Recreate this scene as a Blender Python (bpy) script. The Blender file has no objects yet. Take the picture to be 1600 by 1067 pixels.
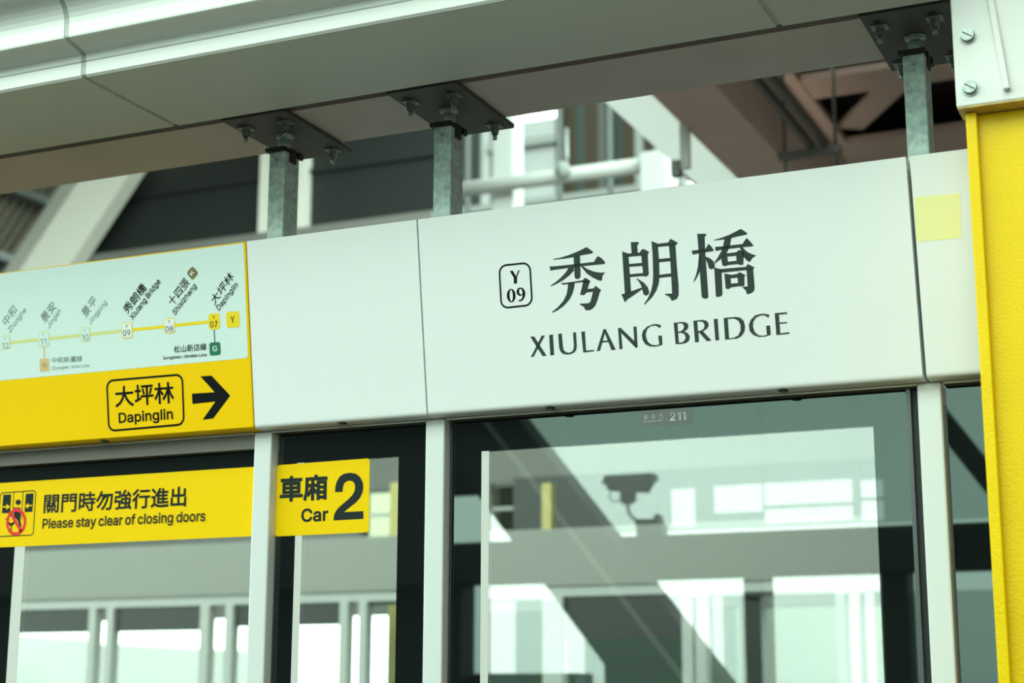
import bpy, bmesh, math, json, random
from mathutils import Vector, Matrix
from mathutils.geometry import tessellate_polygon

# ------------------------------------------------------------------ camera
SC = bpy.context.scene
COL = SC.collection
cam = bpy.data.cameras.new('camera')
cam.lens = 58.3176
cam.sensor_width = 36.0
cam.sensor_fit = 'HORIZONTAL'
cam.clip_start = 0.05
cam.clip_end = 400
cam.dof.use_dof = True
cam.dof.focus_distance = 3.72
cam.dof.aperture_fstop = 3.4
camo = bpy.data.objects.new('camera', cam)
COL.objects.link(camo)
R = Vector((0.912067, 0.409937, 0.002607))
U = Vector((0.084810, -0.194963, 0.977137))
R.normalize()
U = (U - R * U.dot(R)).normalized()
F = U.cross(R)
camo.matrix_world = Matrix(((R.x, U.x, -F.x, 1.7267), (R.y, U.y, -F.y, -3.4), (R.z, U.z, -F.z, 1.5), (0, 0, 0, 1)))
SC.camera = camo

# ------------------------------------------------------------------ sky and exposure
SC.view_settings.view_transform = 'Standard'
SC.view_settings.look = 'None'
SC.view_settings.gamma = 1.0
SC.view_settings.exposure = 0.0
SC.view_settings.use_curve_mapping = False
SKY = (0.80, 1.0, 0.88)
wd = bpy.data.worlds.new('overcast_sky')
SC.world = wd
wd.use_nodes = True
nt = wd.node_tree
nt.nodes.clear()
tc = nt.nodes.new('ShaderNodeTexCoord')
sp = nt.nodes.new('ShaderNodeSeparateXYZ')
rp = nt.nodes.new('ShaderNodeValToRGB')
bg = nt.nodes.new('ShaderNodeBackground')
wo = nt.nodes.new('ShaderNodeOutputWorld')
mr = nt.nodes.new('ShaderNodeMapRange')
mr.inputs[1].default_value = -1.0
mr.inputs[2].default_value = 1.0
nt.links.new(tc.outputs['Generated'], sp.inputs[0])
nt.links.new(sp.outputs[2], mr.inputs[0])
nt.links.new(mr.outputs[0], rp.inputs[0])
E_ = rp.color_ramp.elements
E_[0].position = 0.44
E_[0].color = tuple(c * 0.02 for c in SKY) + (1,)
E_[1].position = 1.0
E_[1].color = tuple(c * 0.30 for c in SKY) + (1,)
for pos, k in ((0.497, 0.04), (0.505, 0.9), (0.56, 1.0), (0.70, 0.88)):
    e = rp.color_ramp.elements.new(pos)
    e.color = tuple(c * k for c in SKY) + (1,)
nt.links.new(rp.outputs[0], bg.inputs[0])
bg.inputs[1].default_value = 6.6
nt.links.new(bg.outputs[0], wo.inputs[0])

# ------------------------------------------------------------------ materials
def lin(c):
    def f(v):
        v /= 255.0
        return v / 12.92 if v <= 0.04045 else ((v + 0.055) / 1.055) ** 2.4
    return tuple(f(v) for v in c) + (1.0,)

def mat(name, rgb, rough=0.5, metal=0.0, ior=1.5, noise=0.0, nscale=20.0, bump=0.0, bscale=80.0, coat=0.0):
    m = bpy.data.materials.new(name)
    m.use_nodes = True
    n = m.node_tree
    b = n.nodes['Principled BSDF']
    c = lin(rgb) if max(rgb) > 1.0 else tuple(rgb) + (1.0,)
    b.inputs['Base Color'].default_value = c
    b.inputs['Roughness'].default_value = rough
    b.inputs['Metallic'].default_value = metal
    b.inputs['IOR'].default_value = ior
    b.inputs['Coat Weight'].default_value = coat
    if noise or bump:
        t = n.nodes.new('ShaderNodeTexCoord')
    if noise:
        nz = n.nodes.new('ShaderNodeTexNoise')
        nz.inputs['Scale'].default_value = nscale
        nz.inputs['Detail'].default_value = 6
        n.links.new(t.outputs['Object'], nz.inputs['Vector'])
        r = n.nodes.new('ShaderNodeValToRGB')
        r.color_ramp.elements[0].position = 0.3
        r.color_ramp.elements[1].position = 0.72
        r.color_ramp.elements[0].color = tuple(v * (1 - noise) for v in c[:3]) + (1,)
        r.color_ramp.elements[1].color = tuple(min(1, v * (1 + noise)) for v in c[:3]) + (1,)
        n.links.new(nz.outputs[0], r.inputs[0])
        n.links.new(r.outputs[0], b.inputs['Base Color'])
    if bump:
        nb = n.nodes.new('ShaderNodeTexNoise')
        nb.inputs['Scale'].default_value = bscale
        nb.inputs['Detail'].default_value = 2
        n.links.new(t.outputs['Object'], nb.inputs['Vector'])
        bp = n.nodes.new('ShaderNodeBump')
        bp.inputs['Strength'].default_value = bump
        bp.inputs['Distance'].default_value = 0.004
        n.links.new(nb.outputs[0], bp.inputs['Height'])
        n.links.new(bp.outputs[0], b.inputs['Normal'])
    return m

def glass_mat(name, tint, ior):   # ior: mirror share of the coated face
    m = bpy.data.materials.new(name)
    m.use_nodes = True
    n = m.node_tree
    n.nodes.clear()
    o = n.nodes.new('ShaderNodeOutputMaterial')
    mx = n.nodes.new('ShaderNodeMixShader')
    tr = n.nodes.new('ShaderNodeBsdfTransparent')
    gl = n.nodes.new('ShaderNodeBsdfGlossy')
    tr.inputs[0].default_value = tuple(tint) + (1,)
    gl.inputs['Roughness'].default_value = 0.01
    mx.inputs[0].default_value = ior
    n.links.new(tr.outputs[0], mx.inputs[1])
    n.links.new(gl.outputs[0], mx.inputs[2])
    n.links.new(mx.outputs[0], o.inputs[0])
    return m

M = {}
M['panel'] = mat('white_powder_coat', (0.80, 0.80, 0.80), 0.28, ior=1.45, coat=0.0)
M['map_face'] = mat('map_face_film', (0.66, 0.77, 0.745), 0.45)
M['post'] = mat('white_post_paint', (0.66, 0.675, 0.67), 0.35)
M['yellow'] = mat('yellow_sign_film', (0.93, 0.555, 0.0), 0.5, ior=1.2)
M['yellow_edge'] = mat('yellow_panel_paint', (0.85, 0.52, 0.0), 0.4, ior=1.25)
M['sticker'] = mat('yellow_sticker_film', (0.87, 0.55, 0.0), 0.45, ior=1.2)
M['pale_yellow'] = mat('pale_yellow_film', (0.86, 0.80, 0.36), 0.25)
M['ink'] = mat('sign_grey_ink', (0.046, 0.062, 0.058), 0.5, ior=1.08)
M['black_ink'] = mat('black_ink', (0.010, 0.012, 0.012), 0.5, ior=1.08)
M['dark_ink'] = mat('dark_slate_ink', (0.024, 0.032, 0.032), 0.5, ior=1.08)
M['pale_ink'] = mat('faded_grey_ink', (0.22, 0.28, 0.255), 0.5, ior=1.1)
M['pale_line'] = mat('faded_yellow_ink', (0.66, 0.66, 0.24), 0.5)
M['line'] = mat('line_yellow_ink', (0.88, 0.62, 0.0), 0.45)
M['station'] = mat('station_white_ink', (0.78, 0.80, 0.78), 0.45)
M['green'] = mat('green_ink', (0.004, 0.15, 0.075), 0.45)
M['olive'] = mat('olive_ink', (0.16, 0.13, 0.045), 0.45)
M['orange'] = mat('faded_orange_ink', (0.70, 0.46, 0.20), 0.5)
M['red'] = mat('red_ink', (0.75, 0.012, 0.012), 0.45)
M['white_ink'] = mat('white_ink', (0.9, 0.9, 0.9), 0.5)
M['frit'] = mat('black_glass_border', (0.006, 0.008, 0.008), 0.015, ior=1.64)
M['frit'].node_tree.nodes['Principled BSDF'].inputs['Specular Tint'].default_value = (0.80, 1.0, 0.93, 1)
M['label_film'] = mat('clear_label_film', (0.008, 0.011, 0.010), 0.05, ior=1.58)
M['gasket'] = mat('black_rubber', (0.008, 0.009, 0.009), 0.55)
M['stile'] = mat('dark_grey_profile', (0.07, 0.075, 0.073), 0.3, metal=0.3)
M['edge_film'] = mat('white_edge_film', (0.60, 0.59, 0.56), 0.45)
M['rail'] = mat('grey_rail', (0.13, 0.12, 0.10), 0.45)
M['rail_light'] = mat('light_rail_edge', (0.55, 0.53, 0.47), 0.4)
M['glass'] = glass_mat('solar_coated_glass', (0.95, 0.98, 0.96), 0.122)
M['far_glass'] = glass_mat('far_clear_glass', (0.95, 0.98, 0.96), 0.03)
M['galv'] = mat('galvanised_steel', (0.42, 0.53, 0.49), 0.45, metal=0.15, noise=0.30, nscale=70)
M['bolt'] = mat('zinc_bolt', (0.28, 0.31, 0.295), 0.35, metal=0.7, noise=0.2, nscale=90)
M['plate'] = mat('dark_steel_plate', (0.06, 0.055, 0.05), 0.55, noise=0.2, nscale=15)
M['rubber'] = mat('black_cap_rubber', (0.006, 0.006, 0.006), 0.6)
M['beam'] = mat('painted_beam', (0.47, 0.40, 0.36), 0.55, noise=0.06, nscale=6, bump=0.10, bscale=60)
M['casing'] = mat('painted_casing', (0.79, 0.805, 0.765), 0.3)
M['soffit'] = mat('grey_soffit_tone', (0.56, 0.575, 0.525), 0.4)
M['casing_strip'] = mat('casing_joint_strip', (0.42, 0.45, 0.42), 0.35)
M['col_yellow'] = mat('yellow_column_paint', (0.88, 0.58, 0.0), 0.26, ior=1.24, noise=0.04, nscale=8, bump=0.28, bscale=170)
M['bracket'] = mat('white_bracket_paint', (0.74, 0.73, 0.70), 0.4, noise=0.05, nscale=7, bump=0.1, bscale=30)
M['bracket_edge'] = mat('raw_bracket_edge', (0.50, 0.36, 0.12), 0.6, noise=0.3, nscale=30)
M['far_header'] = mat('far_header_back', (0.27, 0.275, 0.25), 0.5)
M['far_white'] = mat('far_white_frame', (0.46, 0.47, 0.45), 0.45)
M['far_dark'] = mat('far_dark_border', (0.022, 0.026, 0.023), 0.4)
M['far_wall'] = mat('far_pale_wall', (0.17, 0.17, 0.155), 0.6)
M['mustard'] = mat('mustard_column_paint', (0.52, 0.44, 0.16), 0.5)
M['pale_glass'] = glass_mat('pale_tinted_glass', (0.72, 0.755, 0.745), 0.0)
M['dim_glass'] = glass_mat('dim_yellowish_glass', (0.47, 0.48, 0.40), 0.0)
M['cctv'] = mat('dark_camera_housing', (0.035, 0.038, 0.035), 0.45)
M['steel_brown'] = mat('roof_steel_paint', (0.60, 0.43, 0.37), 0.6, noise=0.05, nscale=3)
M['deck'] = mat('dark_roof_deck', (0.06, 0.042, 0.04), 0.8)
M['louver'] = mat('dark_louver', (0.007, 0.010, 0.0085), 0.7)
M['corr'] = mat('corrugated_sheet', (0.17, 0.155, 0.12), 0.5)
M['purlin'] = mat('grey_purlin', (0.09, 0.11, 0.11), 0.5)
M['brace'] = mat('pale_brace_paint', (0.70, 0.70, 0.62), 0.5)
M['conduit'] = mat('dark_conduit', (0.11, 0.10, 0.09), 0.45, metal=0.3)
M['canopy'] = mat('white_tube_paint', (0.42, 0.44, 0.42), 0.4)
M['frosted'] = bpy.data.materials.new('frosted_canopy_sheet')
M['frosted'].use_nodes = True
_n = M['frosted'].node_tree
_n.nodes.clear()
_o, _t = _n.nodes.new('ShaderNodeOutputMaterial'), _n.nodes.new('ShaderNodeBsdfTranslucent')
_t.inputs[0].default_value = (0.62, 0.64, 0.63, 1)
_n.links.new(_t.outputs[0], _o.inputs[0])
M['concrete'] = mat('platform_concrete', (0.028, 0.027, 0.024), 0.8, noise=0.15, nscale=3)
M['ballast'] = mat('track_slab', (0.20, 0.19, 0.18), 0.9, noise=0.3, nscale=5)
M['back_dark'] = mat('dark_painted_wall', (0.03, 0.034, 0.033), 0.6)
M['back_steel'] = mat('dark_painted_steel', (0.03, 0.03, 0.029), 0.6)
M['sky_block'] = mat('brownish_sky_block', (0.16, 0.115, 0.105), 0.7)
M['f_dark'] = mat('facade_dark_glass', (0.010, 0.015, 0.013), 0.5)
M['f_brown'] = mat('facade_brown_glass', (0.030, 0.022, 0.012), 0.5, ior=1.2)
M['f_green'] = mat('facade_grey_green_glass', (0.025, 0.037, 0.031), 0.5, ior=1.2)
M['f_panel'] = mat('facade_pale_panel', (0.24, 0.26, 0.25), 0.5)
M['f_white'] = mat('facade_white_panel', (0.14, 0.155, 0.145), 0.5)

# ------------------------------------------------------------------ helpers
class MB:
    def __init__(self):
        self.b = bmesh.new()
        self.art = False

    def box(self, x0, x1, y0, y1, z0, z1):
        v = [self.b.verts.new((x, y, z)) for x in (x0, x1) for y in (y0, y1) for z in (z0, z1)]
        for f in ((0, 1, 3, 2), (4, 6, 7, 5), (0, 4, 5, 1), (2, 3, 7, 6), (0, 2, 6, 4), (1, 5, 7, 3)):
            self.b.faces.new([v[i] for i in f])
        return self

    def prism(self, prof, x0, x1):
        """closed (y, z) profile swept along x"""
        a = [self.b.verts.new((x0, y, z)) for y, z in prof]
        c = [self.b.verts.new((x1, y, z)) for y, z in prof]
        n = len(prof)
        for i in range(n):
            j = (i + 1) % n
            self.b.faces.new((a[i], a[j], c[j], c[i]))
        for ring, off in ((a, 0), (c, 1)):
            for t in tessellate_polygon([[Vector((0, y, z)) for y, z in prof]]):
                self.b.faces.new([ring[i] for i in t])
        return self

    def cyl(self, p0, p1, r0, r1=None, n=20):
        r1 = r0 if r1 is None else r1
        p0, p1 = Vector(p0), Vector(p1)
        d = (p1 - p0).normalized()
        e = d.orthogonal().normalized()
        g = d.cross(e)
        ra = [self.b.verts.new(p0 + (e * math.cos(2 * math.pi * i / n) + g * math.sin(2 * math.pi * i / n)) * r0) for i in range(n)]
        rb = [self.b.verts.new(p1 + (e * math.cos(2 * math.pi * i / n) + g * math.sin(2 * math.pi * i / n)) * r1) for i in range(n)]
        for i in range(n):
            f = self.b.faces.new((ra[i], ra[(i + 1) % n], rb[(i + 1) % n], rb[i]))
            f.smooth = n > 8
        self.b.faces.new(ra[::-1])
        self.b.faces.new(rb)
        return self

    def bar(self, p0, p1, w, h, up=(0, 0, 1)):
        p0, p1 = Vector(p0), Vector(p1)
        d = (p1 - p0).normalized()
        s = d.cross(Vector(up)).normalized()
        t = s.cross(d)
        v = []
        for p in (p0, p1):
            for a, c in ((-1, -1), (1, -1), (1, 1), (-1, 1)):
                v.append(self.b.verts.new(p + s * (a * w / 2) + t * (c * h / 2)))
        for f in ((0, 1, 2, 3), (7, 6, 5, 4), (0, 4, 5, 1), (1, 5, 6, 2), (2, 6, 7, 3), (3, 7, 4, 0)):
            self.b.faces.new([v[i] for i in f])
        return self

    def flat(self, rings, fr, off=0.0, th=0.0):
        """filled outline (first ring outer, rest holes) on a frame fr(a, b, n) -> point"""
        pts = [[Vector((p[0], p[1], 0)) for p in r] for r in rings]
        fl = [p for r in pts for p in r]
        v = [self.b.verts.new(fr(p.x, p.y, off + th)) for p in fl]
        for t in tessellate_polygon(pts):
            if len(set(t)) == 3:
                try:
                    fc = self.b.faces.new([v[i] for i in t])
                except ValueError:
                    continue
                fc.normal_update()
                if fc.normal.dot(fr(0, 0, 1) - fr(0, 0, 0)) < 0:
                    fc.normal_flip()
        if not th:
            self.art = True
        if th:
            k = 0
            for r in pts:
                w = [self.b.verts.new(fr(p.x, p.y, off)) for p in r]
                n = len(r)
                for i in range(n):
                    j = (i + 1) % n
                    self.b.faces.new((v[k + i], w[i], w[j], v[k + j]))
                k += n
        return self


def obj(name, mb, m, parent=None, bevel=0.0, seg=2):
    b = mb.b
    if not mb.art:
        bmesh.ops.recalc_face_normals(b, faces=b.faces)
    if bevel:
        ed = [e for e in b.edges if len(e.link_faces) == 2 and e.calc_face_angle() > 0.6]
        bmesh.ops.bevel(b, geom=ed, offset=bevel, segments=seg, affect='EDGES', profile=0.5)
    me = bpy.data.meshes.new(name)
    b.to_mesh(me)
    b.free()
    me.materials.append(m)
    o = bpy.data.objects.new(name, me)
    COL.objects.link(o)
    if parent is not None:
        o.parent = parent
        if parent.type == 'EMPTY':
            o.location = -parent.location
    return o


def tag(o, label, cat, group=None):
    o['label'] = label
    o['category'] = cat
    if group:
        o['group'] = group
    return o


def thing(name, label, cat, loc=(0, 0, 0), group=None):
    o = bpy.data.objects.new(name, None)
    o.empty_display_size = 0.1
    o.location = loc
    COL.objects.link(o)
    return tag(o, label, cat, group)


def struct(name, mb, m, label=None):
    o = obj(name, mb, m)
    o['kind'] = 'structure'
    o['label'] = label or name.replace('_', ' ')
    o['category'] = name.split('_')[0]
    return o


def dup(root, loc, label=None, group=None):
    r = root.copy()
    COL.objects.link(r)
    r.location = loc
    if label:
        r['label'] = label
    if group:
        r['group'] = group
    for ch in list(root.children):
        c = ch.copy()
        COL.objects.link(c)
        c.parent = r
        for g in list(ch.children):
            d = g.copy()
            COL.objects.link(d)
            d.parent = c
    return r


# frames: the tilted face of the header panels, and the face of the door glass
Y_T, Z_T, Y_B, Z_B = -0.10453, 2.59847, -0.03842, 2.14612
HH = math.hypot(Y_T - Y_B, Z_T - Z_B)
SV = Vector((0, (Y_T - Y_B) / HH, (Z_T - Z_B) / HH))
NV = Vector((0, -SV.z, SV.y))
def header(a, b, n=0.0):
    return Vector((a, Y_B, Z_B)) + SV * b + NV * n

GLASS_Y = 0.030
def pane(a, b, n=0.0):
    return Vector((a, GLASS_Y - n, b))


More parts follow.
